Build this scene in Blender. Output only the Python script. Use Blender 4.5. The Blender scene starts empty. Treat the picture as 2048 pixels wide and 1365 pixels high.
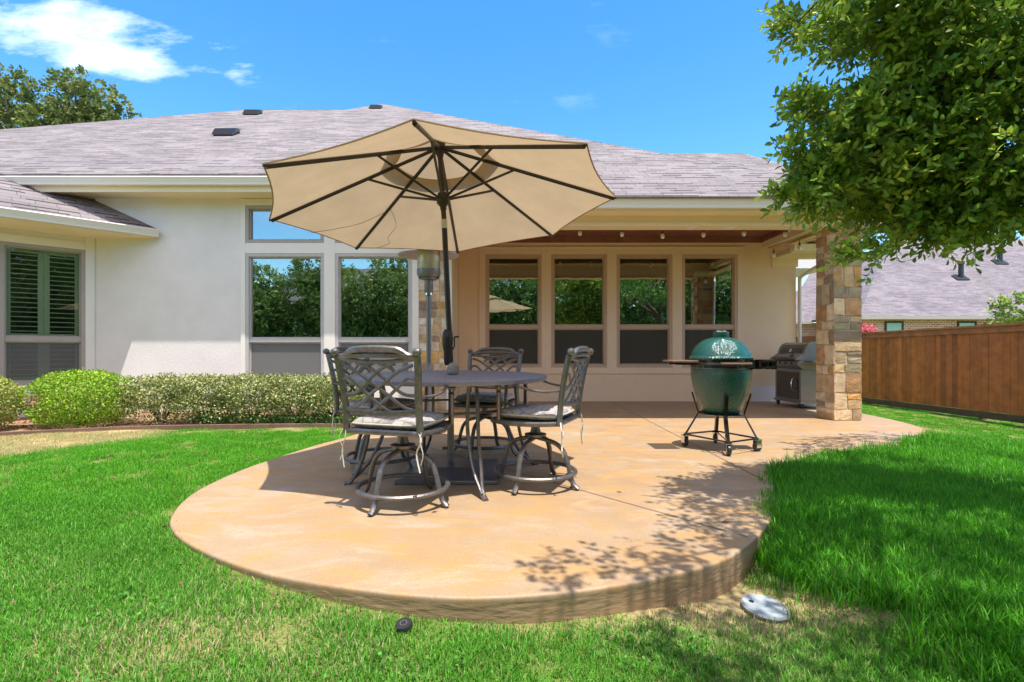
import bpy, math, random
import numpy as np
from mathutils import Vector, Matrix
random.seed(7); rng = np.random.default_rng(11)
scene = bpy.context.scene; COL = scene.collection
R = math.radians

# ------------------------------------------------------------------ camera, sky, sun
FPX, CX, HY, CAMH = 1010.0, 1005.0, 700.0, 1.1       # focal length and horizon in pixels of the 2048 px photo
cam_d = bpy.data.cameras.new('camera'); cam = bpy.data.objects.new('camera', cam_d); COL.objects.link(cam)
cam.location = (0, 0, CAMH); cam.rotation_euler = (R(90), 0, 0)
cam_d.sensor_width = 36; cam_d.lens = 36*FPX/2048
cam_d.shift_x = (1024-CX)/2048; cam_d.shift_y = (HY-682.5)/2048
cam_d.clip_start = 0.05; cam_d.clip_end = 1000
scene.camera = cam
SUN = Vector((0.12, -0.23, 1.0)).normalized()
sd = bpy.data.lights.new('sun', 'SUN'); sd.energy = 3.1; sd.angle = R(0.5); sd.color = (1.0, 0.955, 0.88)
sun = bpy.data.objects.new('sun', sd); COL.objects.link(sun)
sun.rotation_euler = SUN.to_track_quat('Z', 'Y').to_euler(); sun.location = (2, -3, 12)
scene.view_settings.view_transform = 'Standard'; scene.view_settings.look = 'None'
scene.view_settings.gamma = 1; scene.view_settings.use_curve_mapping = False
scene.view_settings.exposure = 1.25
scene.cycles.max_bounces = 8; scene.cycles.transparent_max_bounces = 16
scene.cycles.diffuse_bounces = 6

w = bpy.data.worlds.new('World'); scene.world = w; w.use_nodes = True
nt = w.node_tree; N = nt.nodes; L = nt.links; N.clear()
def nd(t, **k):
    n = N.new(t)
    for a, b in k.items(): setattr(n, a, b)
    return n
def mth(op, a, b=None, c=None, clamp=False):
    n = N.new('ShaderNodeMath'); n.operation = op; n.use_clamp = clamp
    for i, v in enumerate((a, b, c)):
        if v is None: continue
        if isinstance(v, (int, float)): n.inputs[i].default_value = v
        else: L.new(v, n.inputs[i])
    return n.outputs[0]
sky = nd('ShaderNodeTexSky', sky_type='NISHITA', sun_disc=False)
sky.sun_elevation = math.asin(SUN.z); sky.sun_rotation = math.atan2(SUN.x, SUN.y)
sky.air_density = 1.0; sky.dust_density = 0.35; sky.ozone_density = 2.0; sky.altitude = 200
hsv = nd('ShaderNodeHueSaturation'); hsv.inputs['Saturation'].default_value = 1.34; hsv.inputs['Hue'].default_value = 0.497; hsv.inputs['Value'].default_value = 0.92
L.new(sky.outputs[0], hsv.inputs['Color'])
tc = nd('ShaderNodeTexCoord'); sep = nd('ShaderNodeSeparateXYZ'); L.new(tc.outputs['Generated'], sep.inputs[0])
ay = mth('MAXIMUM', mth('ABSOLUTE', sep.outputs[1]), 0.12)
u = mth('DIVIDE', sep.outputs[0], ay); v = mth('DIVIDE', sep.outputs[2], ay)
cmb = nd('ShaderNodeCombineXYZ'); L.new(u, cmb.inputs[0]); L.new(v, cmb.inputs[1]); L.new(sep.outputs[1], cmb.inputs[2])
mp = nd('ShaderNodeMapping'); mp.inputs['Scale'].default_value = (2.4, 6.5, 0.6); mp.inputs['Location'].default_value = (0.3, 1.1, 0)
L.new(cmb.outputs[0], mp.inputs[0])
nz = nd('ShaderNodeTexNoise'); nz.inputs['Scale'].default_value = 2.0; nz.inputs['Detail'].default_value = 9; nz.inputs['Roughness'].default_value = 0.6
L.new(mp.outputs[0], nz.inputs[0])
# main cloud bank: a tilted ellipse on the dome
du = mth('DIVIDE', mth('ADD', u, 0.86), 0.34)
dv = mth('DIVIDE', mth('ADD', mth('SUBTRACT', v, 0.630), mth('MULTIPLY', mth('ADD', u, 0.86), 0.20)), 0.066)
ell = mth('SUBTRACT', 1.0, mth('ADD', mth('MULTIPLY', du, du), mth('MULTIPLY', dv, dv)))
fac = mth('ADD', mth('MULTIPLY', ell, 0.55), mth('MULTIPLY', mth('SUBTRACT', nz.outputs['Fac'], 0.5), 3.2))
fac = mth('MULTIPLY', fac, 0.8, clamp=True)
gate = mth('MULTIPLY', mth('ADD', ell, 0.9), 1.2, clamp=True)
fac = mth('MULTIPLY', fac, gate)
wisp = mth('MULTIPLY', mth('SUBTRACT', nz.outputs['Fac'], 0.63), 4.0, clamp=True)
fac = mth('MULTIPLY', mth('MAXIMUM', fac, mth('MULTIPLY', wisp, 0.12)), 0.93)
mixc = nd('ShaderNodeMix', data_type='RGBA'); L.new(fac, mixc.inputs['Factor']); L.new(hsv.outputs[0], mixc.inputs[6])
mixc.inputs[7].default_value = (6.2, 6.5, 7.0, 1)
# unseen broken cloud added overhead and behind the viewer to brighten the shade
mp2 = nd('ShaderNodeMapping'); mp2.inputs['Scale'].default_value = (1.6, 1.6, 2.2); L.new(tc.outputs['Generated'], mp2.inputs[0])
nz2 = nd('ShaderNodeTexNoise'); nz2.inputs['Scale'].default_value = 1.7; nz2.inputs['Detail'].default_value = 7; L.new(mp2.outputs[0], nz2.inputs[0])
hi_ = mth('SUBTRACT', mth('SUBTRACT', sep.outputs[2], mth('MULTIPLY', sep.outputs[1], 0.60)), 0.74)
cov = mth('MULTIPLY', mth('ADD', mth('MULTIPLY', hi_, 2.4), mth('MULTIPLY', mth('SUBTRACT', nz2.outputs['Fac'], 0.42), 1.6)), 4.0, clamp=True)
cov = mth('MULTIPLY', cov, mth('MULTIPLY', hi_, 6.0, clamp=True))
mix2 = nd('ShaderNodeMix', data_type='RGBA'); L.new(cov, mix2.inputs['Factor']); L.new(mixc.outputs[2], mix2.inputs[6]); mix2.inputs[7].default_value = (4.1, 3.9, 4.6, 1)
bg = nd('ShaderNodeBackground'); bg.inputs[1].default_value = 0.15; L.new(mix2.outputs[2], bg.inputs[0])
out = nd('ShaderNodeOutputWorld'); L.new(bg.outputs[0], out.inputs[0])

# ------------------------------------------------------------------ materials
def mat(name, col, rough=0.6, metal=0.0, spec=0.5, noise=0.0, nscale=8.0, bump=0.0, bscale=60.0, col2=None, attr=False, transl=0.0, sheen=None, coat=0.0):
    m = bpy.data.materials.new(name); m.use_nodes = True
    t = m.node_tree; n = t.nodes; l = t.links; p = n['Principled BSDF']
    p.inputs['Roughness'].default_value = rough; p.inputs['Metallic'].default_value = metal
    p.inputs['Specular IOR Level'].default_value = spec; p.inputs['Coat Weight'].default_value = coat
    tcn = n.new('ShaderNodeTexCoord')
    last = None
    if attr:
        a = n.new('ShaderNodeAttribute'); a.attribute_name = 'tint'; last = a.outputs['Color']
    if noise > 0 or col2 is not None:
        z = n.new('ShaderNodeTexNoise'); z.inputs['Scale'].default_value = nscale; z.inputs['Detail'].default_value = 6; z.inputs['Roughness'].default_value = 0.6
        l.new(tcn.outputs['Object'], z.inputs['Vector'])
        mx = n.new('ShaderNodeMix'); mx.data_type = 'RGBA'
        cr = n.new('ShaderNodeMapRange'); cr.inputs['From Min'].default_value = 0.35; cr.inputs['From Max'].default_value = 0.65
        l.new(z.outputs['Fac'], cr.inputs[0]); l.new(cr.outputs[0], mx.inputs['Factor'])
        if attr:
            mm = n.new('ShaderNodeMix'); mm.data_type = 'RGBA'; mm.blend_type = 'MULTIPLY'; mm.inputs['Factor'].default_value = 1
            mx.inputs[6].default_value = (1-noise, 1-noise, 1-noise, 1); mx.inputs[7].default_value = (1+noise*.3,)*3+(1,)
            l.new(last, mm.inputs[6]); l.new(mx.outputs[2], mm.inputs[7]); last = mm.outputs[2]
        else:
            c2 = col2 if col2 is not None else tuple(c*(1-noise) for c in col)
            mx.inputs[6].default_value = (*c2, 1); mx.inputs[7].default_value = (*col, 1); last = mx.outputs[2]
    if last is None: p.inputs['Base Color'].default_value = (*col, 1)
    else: l.new(last, p.inputs['Base Color'])
    if bump > 0:
        z2 = n.new('ShaderNodeTexNoise'); z2.inputs['Scale'].default_value = bscale; z2.inputs['Detail'].default_value = 5
        l.new(tcn.outputs['Object'], z2.inputs['Vector'])
        b = n.new('ShaderNodeBump'); b.inputs['Strength'].default_value = bump; b.inputs['Distance'].default_value = 0.01
        l.new(z2.outputs['Fac'], b.inputs['Height']); l.new(b.outputs[0], p.inputs['Normal'])
    if transl > 0:
        tr = n.new('ShaderNodeBsdfTranslucent'); ms = n.new('ShaderNodeMixShader'); ms.inputs[0].default_value = transl
        if last is not None: l.new(last, tr.inputs[0])
        else: tr.inputs[0].default_value = (*col, 1)
        l.new(p.outputs[0], ms.inputs[1]); l.new(tr.outputs[0], ms.inputs[2]); l.new(ms.outputs[0], n['Material Output'].inputs[0])
    return m
M = {}
M['stucco'] = mat('stucco', (0.83, 0.79, 0.775), 0.9, spec=0.2, noise=0.08, nscale=1.6, bump=0.6, bscale=70)
M['porch'] = mat('porch_stucco_bounce', (0.92, 0.68, 0.46), 0.9, spec=0.2, noise=0.05, nscale=3, bump=0.3, bscale=90)  # same stucco as outside, with warm patio bounce put into the colour
M['trim'] = mat('trim_paint', (0.84, 0.80, 0.74), 0.6, noise=0.03, nscale=5, bump=0.05)
M['ptrim'] = mat('porch_trim_bounce', (0.90, 0.68, 0.475), 0.6, noise=0.03, nscale=5, bump=0.05)  # house trim with the warm bounce under the porch painted in
M['gutter'] = mat('gutter_paint', (0.82, 0.76, 0.68), 0.4, noise=0.03, nscale=4)
M['soffit'] = mat('soffit_paint', (0.86, 0.71, 0.49), 0.7, noise=0.04, nscale=3)
M['frame'] = mat('window_frame', (0.42, 0.37, 0.33), 0.5, noise=0.08)
M['framep'] = mat('porch_frame_bounce', (0.62, 0.43, 0.30), 0.5, noise=0.08)  # frame colour warmed to carry bounce light from the patio
M['framew'] = mat('window_frame_light', (0.52, 0.50, 0.50), 0.5, noise=0.08)
M['brown'] = mat('stained_ceiling', (0.30, 0.115, 0.085), 0.6, noise=0.3, nscale=4)
M['dark_room'] = mat('room_dark', (0.05, 0.05, 0.045), 0.9)
M['shade'] = mat('woven_shade', (0.50, 0.44, 0.25), 0.85, noise=0.2, nscale=40)
M['shadew'] = mat('shade_hem', (0.62, 0.58, 0.48), 0.85)
M['shutter'] = mat('shutter_paint', (0.52, 0.53, 0.42), 0.5)
M['lampw'] = mat('lamp_cloth', (0.85, 0.75, 0.55), 0.8)
M['metal'] = mat('bronze_cast_metal', (0.235, 0.215, 0.205), 0.38, metal=0.7, noise=0.35, nscale=25, bump=0.25, bscale=120)
M['tabletop'] = mat('table_metal', (0.27, 0.265, 0.33), 0.5, metal=0.2, noise=0.25, nscale=30, bump=0.3, bscale=60)
M['pole'] = mat('umbrella_metal', (0.045, 0.035, 0.028), 0.4, metal=0.3, noise=0.2)
M['collar'] = mat('collar', (0.6, 0.55, 0.45), 0.5)
M['heater'] = mat('steel_brushed', (0.55, 0.51, 0.46), 0.42, metal=0.95, noise=0.15, nscale=15)
M['heater_grey'] = mat('hammered_grey', (0.22, 0.22, 0.23), 0.4, metal=0.6, noise=0.15, nscale=30)
M['black'] = mat('black_plastic', (0.02, 0.02, 0.02), 0.4)
M['blackp'] = mat('black_enamel', (0.015, 0.013, 0.012), 0.12, coat=0.5)
M['grillgrey'] = mat('grill_steel', (0.30, 0.29, 0.27), 0.4, metal=0.6, noise=0.1)
M['white'] = mat('white_plastic', (0.8, 0.8, 0.78), 0.5)
M['chrome'] = mat('chrome', (0.7, 0.7, 0.7), 0.15, metal=1)
M['rock'] = mat('rock', (0.36, 0.33, 0.27), 0.9, noise=0.4, nscale=25, bump=0.8, bscale=80)
M['cover'] = mat('cover_white', (0.40, 0.45, 0.47), 0.85, spec=.2, noise=0.35, nscale=14, bump=0.2)
M['bark'] = mat('bark', (0.16, 0.12, 0.085), 0.9, noise=0.5, nscale=14, bump=1.0, bscale=40)
M['twig'] = mat('twig', (0.17, 0.15, 0.07), 0.8)
M['mulch'] = mat('mulch', (0.22, 0.115, 0.065), 0.95, col2=(0.42, 0.26, 0.15), nscale=30, bump=1.0, bscale=90)
M['edging'] = mat('edging', (0.20, 0.12, 0.08), 0.8, noise=0.3)
M['ledge'] = mat('ledge_brick', (0.40, 0.27, 0.14), 0.9, noise=0.3, nscale=12, bump=0.4)
M['bulb'] = mat('bulb_glass', (0.95, 0.93, 0.86), 0.3, spec=0.8, coat=1)
M['wire'] = mat('black_wire', (0.02, 0.018, 0.015), 0.5)
M['tie'] = mat('cushion_tie', (0.62, 0.58, 0.48), 0.9)
M['vent'] = mat('roof_vent', (0.03, 0.03, 0.035), 0.4, metal=0.3)
M['joint'] = mat('joint', (0.16, 0.10, 0.06), 0.9)
M['mortar'] = mat('mortar', (0.72, 0.60, 0.43), 0.95, noise=0.3, nscale=30, bump=0.7, bscale=90)
M['stone'] = mat('stone', (0.5, 0.4, 0.3), 0.9, attr=True, noise=0.28, nscale=9, bump=1.0, bscale=35)
M['fence'] = mat('cedar_boards', (0.3, 0.1, 0.03), 0.75, attr=True, noise=0.3, nscale=5, bump=0.5, bscale=30)
M['leaf_near'] = mat('leaf_near', (0.1, 0.2, 0.03), 0.38, spec=0.45, attr=True, transl=0.42)
M['leaf'] = mat('leaf', (0.1, 0.2, 0.03), 0.55, spec=0.3, attr=True, transl=0.25)
M['pink'] = mat('flower_pink', (0.8, 0.2, 0.25), 0.7, transl=0.3)
M['red'] = mat('valve_red', (0.2, 0.06, 0.03), 0.6)

def nodes_of(m): return m.node_tree.nodes, m.node_tree.links, m.node_tree.nodes['Principled BSDF']
def canopy_mat():
    m = mat('canopy_fabric', (0.50, 0.37, 0.225), 0.9, spec=0.1, noise=0.10, nscale=3.5, bump=0.15, bscale=200, transl=0.38); return m
M['canopy'] = canopy_mat()
def glass_mat(name, tint, refl, rough=0.0):
    m = bpy.data.materials.new(name); m.use_nodes = True; n = m.node_tree.nodes; l = m.node_tree.links; n.clear()
    o = n.new('ShaderNodeOutputMaterial'); tr = n.new('ShaderNodeBsdfTransparent'); tr.inputs[0].default_value = (*tint, 1)
    g = n.new('ShaderNodeBsdfGlossy'); g.inputs['Roughness'].default_value = rough; g.inputs['Color'].default_value = (0.95, 1.0, 0.97, 1)
    lw = n.new('ShaderNodeLayerWeight'); lw.inputs[0].default_value = 0.25
    mr = n.new('ShaderNodeMapRange'); mr.inputs['To Min'].default_value = refl; mr.inputs['To Max'].default_value = 0.95
    l.new(lw.outputs['Fresnel'], mr.inputs[0])
    tcn = n.new('ShaderNodeTexCoord'); z = n.new('ShaderNodeTexNoise'); z.inputs['Scale'].default_value = 2.2
    b = n.new('ShaderNodeBump'); b.inputs['Strength'].default_value = 0.05; b.inputs['Distance'].default_value = 0.02
    l.new(tcn.outputs['Object'], z.inputs['Vector']); l.new(z.outputs['Fac'], b.inputs['Height']); l.new(b.outputs[0], g.inputs['Normal'])
    ms = n.new('ShaderNodeMixShader'); l.new(mr.outputs[0], ms.inputs[0]); l.new(tr.outputs[0], ms.inputs[1]); l.new(g.outputs[0], ms.inputs[2]); l.new(ms.outputs[0], o.inputs[0])
    return m
M['glass'] = glass_mat('window_glass', (0.74, 0.80, 0.70), 0.36)
M['glassbay'] = glass_mat('window_glass_bay', (0.86, 0.90, 0.82), 0.03)
def screen_mat(fac=.62, c=(.24, .235, .235)):
    m = bpy.data.materials.new('insect_screen'); m.use_nodes = True; n = m.node_tree.nodes; l = m.node_tree.links; p = n['Principled BSDF']
    p.inputs['Base Color'].default_value = (*c, 1); p.inputs['Roughness'].default_value = 0.55
    tr = n.new('ShaderNodeBsdfTransparent'); ms = n.new('ShaderNodeMixShader'); ms.inputs[0].default_value = fac
    l.new(tr.outputs[0], ms.inputs[1]); l.new(p.outputs[0], ms.inputs[2]); l.new(ms.outputs[0], n['Material Output'].inputs[0])
    return m
M['screen'] = screen_mat(); M['screen_thin'] = screen_mat(.28); M['screen_shaded'] = screen_mat(.55, (.085, .07, .055))  # one mesh: sunlit grey in the left copy's colour, shade in the porch copy's

def shingle_mat(name, light, dark, rot=0.0, slope=0.6, rowh=0.145):
    """courses follow height above the eave, tabs along the eave; everything in object space"""
    m = bpy.data.materials.new(name); m.use_nodes = True; n, l, p = nodes_of(m)
    t = n.new('ShaderNodeTexCoord'); mpn = n.new('ShaderNodeMapping'); mpn.inputs['Rotation'].default_value = (0, 0, rot)
    l.new(t.outputs['Object'], mpn.inputs[0])
    s = n.new('ShaderNodeSeparateXYZ'); l.new(mpn.outputs[0], s.inputs[0])
    k = math.sqrt(1+slope*slope)/slope
    a = n.new('ShaderNodeMath'); a.operation = 'MULTIPLY'; a.inputs[1].default_value = k; l.new(s.outputs[2], a.inputs[0])
    c = n.new('ShaderNodeCombineXYZ'); l.new(s.outputs[0], c.inputs[0]); l.new(a.outputs[0], c.inputs[1])
    wz = n.new('ShaderNodeTexNoise'); wz.inputs['Scale'].default_value = 6; l.new(c.outputs[0], wz.inputs['Vector'])
    wob = n.new('ShaderNodeMix'); wob.data_type = 'VECTOR'; wob.inputs['Factor'].default_value = 0.02
    l.new(c.outputs[0], wob.inputs[4]); l.new(wz.outputs['Color'], wob.inputs[5])
    b = n.new('ShaderNodeTexBrick'); b.inputs['Scale'].default_value = 1.0
    b.inputs['Brick Width'].default_value = 0.27; b.inputs['Row Height'].default_value = rowh; b.inputs['Mortar Size'].default_value = 0.004
    b.inputs['Mortar Smooth'].default_value = 0.3; b.inputs['Bias'].default_value = 0.1; b.offset = 0.37; b.squash = 1.35; b.squash_frequency = 3
    b.inputs['Color1'].default_value = (*light, 1); b.inputs['Color2'].default_value = (*[q*0.78 for q in light], 1); b.inputs['Mortar'].default_value = (*dark, 1)
    l.new(wob.outputs[1], b.inputs['Vector'])
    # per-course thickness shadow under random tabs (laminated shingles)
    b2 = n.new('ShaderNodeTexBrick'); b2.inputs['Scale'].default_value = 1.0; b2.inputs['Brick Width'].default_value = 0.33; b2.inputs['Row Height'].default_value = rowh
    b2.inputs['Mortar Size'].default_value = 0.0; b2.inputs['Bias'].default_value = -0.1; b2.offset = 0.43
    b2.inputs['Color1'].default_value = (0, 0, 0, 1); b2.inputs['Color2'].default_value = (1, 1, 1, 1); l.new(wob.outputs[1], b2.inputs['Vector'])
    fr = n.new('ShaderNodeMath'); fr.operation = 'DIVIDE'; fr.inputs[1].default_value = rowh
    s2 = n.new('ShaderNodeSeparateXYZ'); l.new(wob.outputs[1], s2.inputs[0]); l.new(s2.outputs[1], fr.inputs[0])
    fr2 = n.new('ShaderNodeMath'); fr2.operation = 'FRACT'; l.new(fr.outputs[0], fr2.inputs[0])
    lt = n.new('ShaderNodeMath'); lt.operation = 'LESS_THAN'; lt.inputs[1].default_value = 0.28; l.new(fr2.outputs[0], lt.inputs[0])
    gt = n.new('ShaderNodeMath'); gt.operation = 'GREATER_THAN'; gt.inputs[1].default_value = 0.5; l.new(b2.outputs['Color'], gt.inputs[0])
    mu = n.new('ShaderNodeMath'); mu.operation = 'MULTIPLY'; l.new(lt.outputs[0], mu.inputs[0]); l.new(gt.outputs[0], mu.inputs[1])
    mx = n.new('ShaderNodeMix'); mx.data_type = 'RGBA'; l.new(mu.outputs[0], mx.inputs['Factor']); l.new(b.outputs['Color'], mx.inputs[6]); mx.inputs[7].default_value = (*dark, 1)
    z = n.new('ShaderNodeTexNoise'); z.inputs['Scale'].default_value = 1.1; z.inputs['Detail'].default_value = 4; l.new(t.outputs['Object'], z.inputs['Vector'])
    g = n.new('ShaderNodeTexNoise'); g.inputs['Scale'].default_value = 160; l.new(t.outputs['Object'], g.inputs['Vector'])
    ad = n.new('ShaderNodeMath'); ad.operation = 'ADD'; l.new(z.outputs['Fac'], ad.inputs[0]); l.new(g.outputs['Fac'], ad.inputs[1])
    mr = n.new('ShaderNodeMapRange'); mr.inputs['From Min'].default_value = 0.7; mr.inputs['From Max'].default_value = 1.3; mr.inputs['To Min'].default_value = 0.78; mr.inputs['To Max'].default_value = 1.18
    l.new(ad.outputs[0], mr.inputs[0])
    mm = n.new('ShaderNodeMix'); mm.data_type = 'RGBA'; mm.blend_type = 'MULTIPLY'; mm.inputs['Factor'].default_value = 1
    l.new(mx.outputs[2], mm.inputs[6]); l.new(mr.outputs[0], mm.inputs[7]); l.new(mm.outputs[2], p.inputs['Base Color'])
    bp = n.new('ShaderNodeBump'); bp.inputs['Strength'].default_value = 0.6; bp.inputs['Distance'].default_value = 0.012
    sb = n.new('ShaderNodeMath'); sb.operation = 'SUBTRACT'; l.new(g.outputs['Fac'], sb.inputs[0]); l.new(fr2.outputs[0], sb.inputs[1]); l.new(sb.outputs[0], bp.inputs['Height']); l.new(bp.outputs[0], p.inputs['Normal'])
    p.inputs['Roughness'].default_value = 0.95; p.inputs['Specular IOR Level'].default_value = 0.15
    return m
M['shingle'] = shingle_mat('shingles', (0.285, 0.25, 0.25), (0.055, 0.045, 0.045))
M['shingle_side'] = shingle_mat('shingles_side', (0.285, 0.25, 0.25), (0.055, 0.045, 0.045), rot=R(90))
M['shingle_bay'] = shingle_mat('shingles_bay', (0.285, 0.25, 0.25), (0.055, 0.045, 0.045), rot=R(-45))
M['shingle_far'] = shingle_mat('shingles_far', (0.245, 0.215, 0.23), (0.11, 0.095, 0.105), rowh=0.17)

def brick_mat():
    m = bpy.data.materials.new('neighbour_brick'); m.use_nodes = True; n, l, p = nodes_of(m)
    t = n.new('ShaderNodeTexCoord'); s = n.new('ShaderNodeSeparateXYZ'); l.new(t.outputs['Object'], s.inputs[0])
    c = n.new('ShaderNodeCombineXYZ'); l.new(s.outputs[0], c.inputs[0]); l.new(s.outputs[2], c.inputs[1])
    b = n.new('ShaderNodeTexBrick'); b.inputs['Scale'].default_value = 1; b.inputs['Brick Width'].default_value = 0.26; b.inputs['Row Height'].default_value = 0.10; b.inputs['Mortar Size'].default_value = 0.013
    b.inputs['Color1'].default_value = (0.52, 0.27, 0.19, 1); b.inputs['Color2'].default_value = (0.30, 0.13, 0.10, 1); b.inputs['Mortar'].default_value = (0.68, 0.62, 0.52, 1); b.inputs['Bias'].default_value = -0.2
    l.new(c.outputs[0], b.inputs['Vector']); l.new(b.outputs['Color'], p.inputs['Base Color']); p.inputs['Roughness'].default_value = 0.95
    return m
M['brick'] = brick_mat()

def concrete_mat():
    m = bpy.data.materials.new('stained_concrete'); m.use_nodes = True; n, l, p = nodes_of(m)
    t = n.new('ShaderNodeTexCoord')
    def noise(sc, det=6, rough=.6, dist=0.0, loc=(0, 0, 0), scale=(1, 1, 1)):
        mpn = n.new('ShaderNodeMapping'); mpn.inputs['Location'].default_value = loc; mpn.inputs['Scale'].default_value = scale; l.new(t.outputs['Object'], mpn.inputs[0])
        z = n.new('ShaderNodeTexNoise'); z.inputs['Scale'].default_value = sc; z.inputs['Detail'].default_value = det; z.inputs['Roughness'].default_value = rough; z.inputs['Distortion'].default_value = dist
        l.new(mpn.outputs[0], z.inputs['Vector']); return z.outputs['Fac']
    def rng_(x, a, b, c=0., d=1.):
        q = n.new('ShaderNodeMapRange'); q.inputs['From Min'].default_value = a; q.inputs['From Max'].default_value = b; q.inputs['To Min'].default_value = c; q.inputs['To Max'].default_value = d; l.new(x, q.inputs[0]); return q.outputs[0]
    def mix(f, a, b, mode='MIX'):
        q = n.new('ShaderNodeMix'); q.data_type = 'RGBA'; q.blend_type = mode
        if isinstance(f, float): q.inputs['Factor'].default_value = f
        else: l.new(f, q.inputs['Factor'])
        for i, x in ((6, a), (7, b)):
            if isinstance(x, tuple): q.inputs[i].default_value = (*x, 1)
            else: l.new(x, q.inputs[i])
        return q.outputs[2]
    base = mix(rng_(noise(0.9, 5, .55, 0.6), .35, .68), (0.355, 0.23, 0.12), (0.40, 0.30, 0.195))
    base = mix(rng_(noise(2.3, 7, .65, .6, (3, 1, 0), (1, 1.8, 1)), .45, .60, 0, .85), base, (0.47, 0.27, 0.10))
    base = mix(rng_(noise(1.6, 8, .7, .8, (7, 5, 0), (1, 2.2, 1)), .50, .68, 0, .6), base, (0.47, 0.39, 0.31))
    base = mix(rng_(noise(5.5, 8, .75, .4, (2, 9, 0)), .42, .72, 0, .30), base, (0.33, 0.20, 0.10))
    base = mix(rng_(noise(3.2, 9, .72, 2.0, (21, 3, 0), (1, 1.6, 1)), .52, .60, 0, .35), base, (0.36, 0.24, 0.16)); base = mix(rng_(noise(75, 5, .75), .42, .66, 0, .5), base, (0.25, 0.16, 0.09)); base = mix(rng_(noise(240, 3, .7, 0, (4, 4, 4)), .62, .70, 0, .5), base, (0.14, 0.09, 0.06))
    # a few pale worn patches with hard edges
    pz = noise(1.15, 4, .5, 1.6, (11.3, 4.2, 0), (1, 2.0, 1))
    base = mix(rng_(pz, .64, .74, 0, .3), base, (0.50, 0.43, 0.35))
    l.new(base, p.inputs['Base Color'])
    l.new(rng_(noise(4, 6, .7), .3, .7, .42, .62), p.inputs['Roughness']); p.inputs['Specular IOR Level'].default_value = 0.35
    bp = n.new('ShaderNodeBump'); bp.inputs['Strength'].default_value = 0.25; bp.inputs['Distance'].default_value = 0.006; l.new(noise(9, 8, .7), bp.inputs['Height']); l.new(bp.outputs[0], p.inputs['Normal'])
    return m
M['concrete'] = concrete_mat()
M['concrete_side'] = mat('concrete_edge', (0.46, 0.30, 0.17), 0.9, col2=(0.34, 0.225, 0.13), nscale=4, bump=0.55, bscale=14)
for _n in [x for x in M['concrete_side'].node_tree.nodes if x.type == 'TEX_NOISE']:
    _m = M['concrete_side'].node_tree.nodes.new('ShaderNodeMapping'); _m.inputs['Scale'].default_value = (.7, .7, 2.6)
    _l = M['concrete_side'].node_tree.links; _s = _n.inputs['Vector'].links[0].from_socket; _l.new(_s, _m.inputs[0]); _l.new(_m.outputs[0], _n.inputs['Vector'])

def ground_mat():
    m = bpy.data.materials.new('soil_and_thatch'); m.use_nodes = True; n, l, p = nodes_of(m)
    t = n.new('ShaderNodeTexCoord'); z = n.new('ShaderNodeTexNoise'); z.inputs['Scale'].default_value = 3; z.inputs['Detail'].default_value = 8; z.inputs['Roughness'].default_value = .7
    l.new(t.outputs['Object'], z.inputs['Vector'])
    cr = n.new('ShaderNodeValToRGB'); e = cr.color_ramp.elements; e[0].position = .35; e[0].color = (0.10, 0.15, 0.03, 1); e[1].position = .68; e[1].color = (0.34, 0.27, 0.14, 1)
    k = cr.color_ramp.elements.new(.5); k.color = (0.17, 0.20, 0.05, 1)
    l.new(z.outputs['Fac'], cr.inputs[0])
    a = n.new('ShaderNodeAttribute'); a.attribute_name = 'dry'
    mx = n.new('ShaderNodeMix'); mx.data_type = 'RGBA'; l.new(a.outputs['Fac'], mx.inputs['Factor']); l.new(cr.outputs[0], mx.inputs[6]); mx.inputs[7].default_value = (0.52, 0.38, 0.20, 1)
    l.new(mx.outputs[2], p.inputs['Base Color']); p.inputs['Roughness'].default_value = 1; p.inputs['Specular IOR Level'].default_value = .1
    z2 = n.new('ShaderNodeTexNoise'); z2.inputs['Scale'].default_value = 70; z2.inputs['Detail'].default_value = 6; l.new(t.outputs['Object'], z2.inputs['Vector'])
    bp = n.new('ShaderNodeBump'); bp.inputs['Strength'].default_value = 1; bp.inputs['Distance'].default_value = 0.02; l.new(z2.outputs['Fac'], bp.inputs['Height']); l.new(bp.outputs[0], p.inputs['Normal'])
    return m
M['ground'] = ground_mat()
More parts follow.
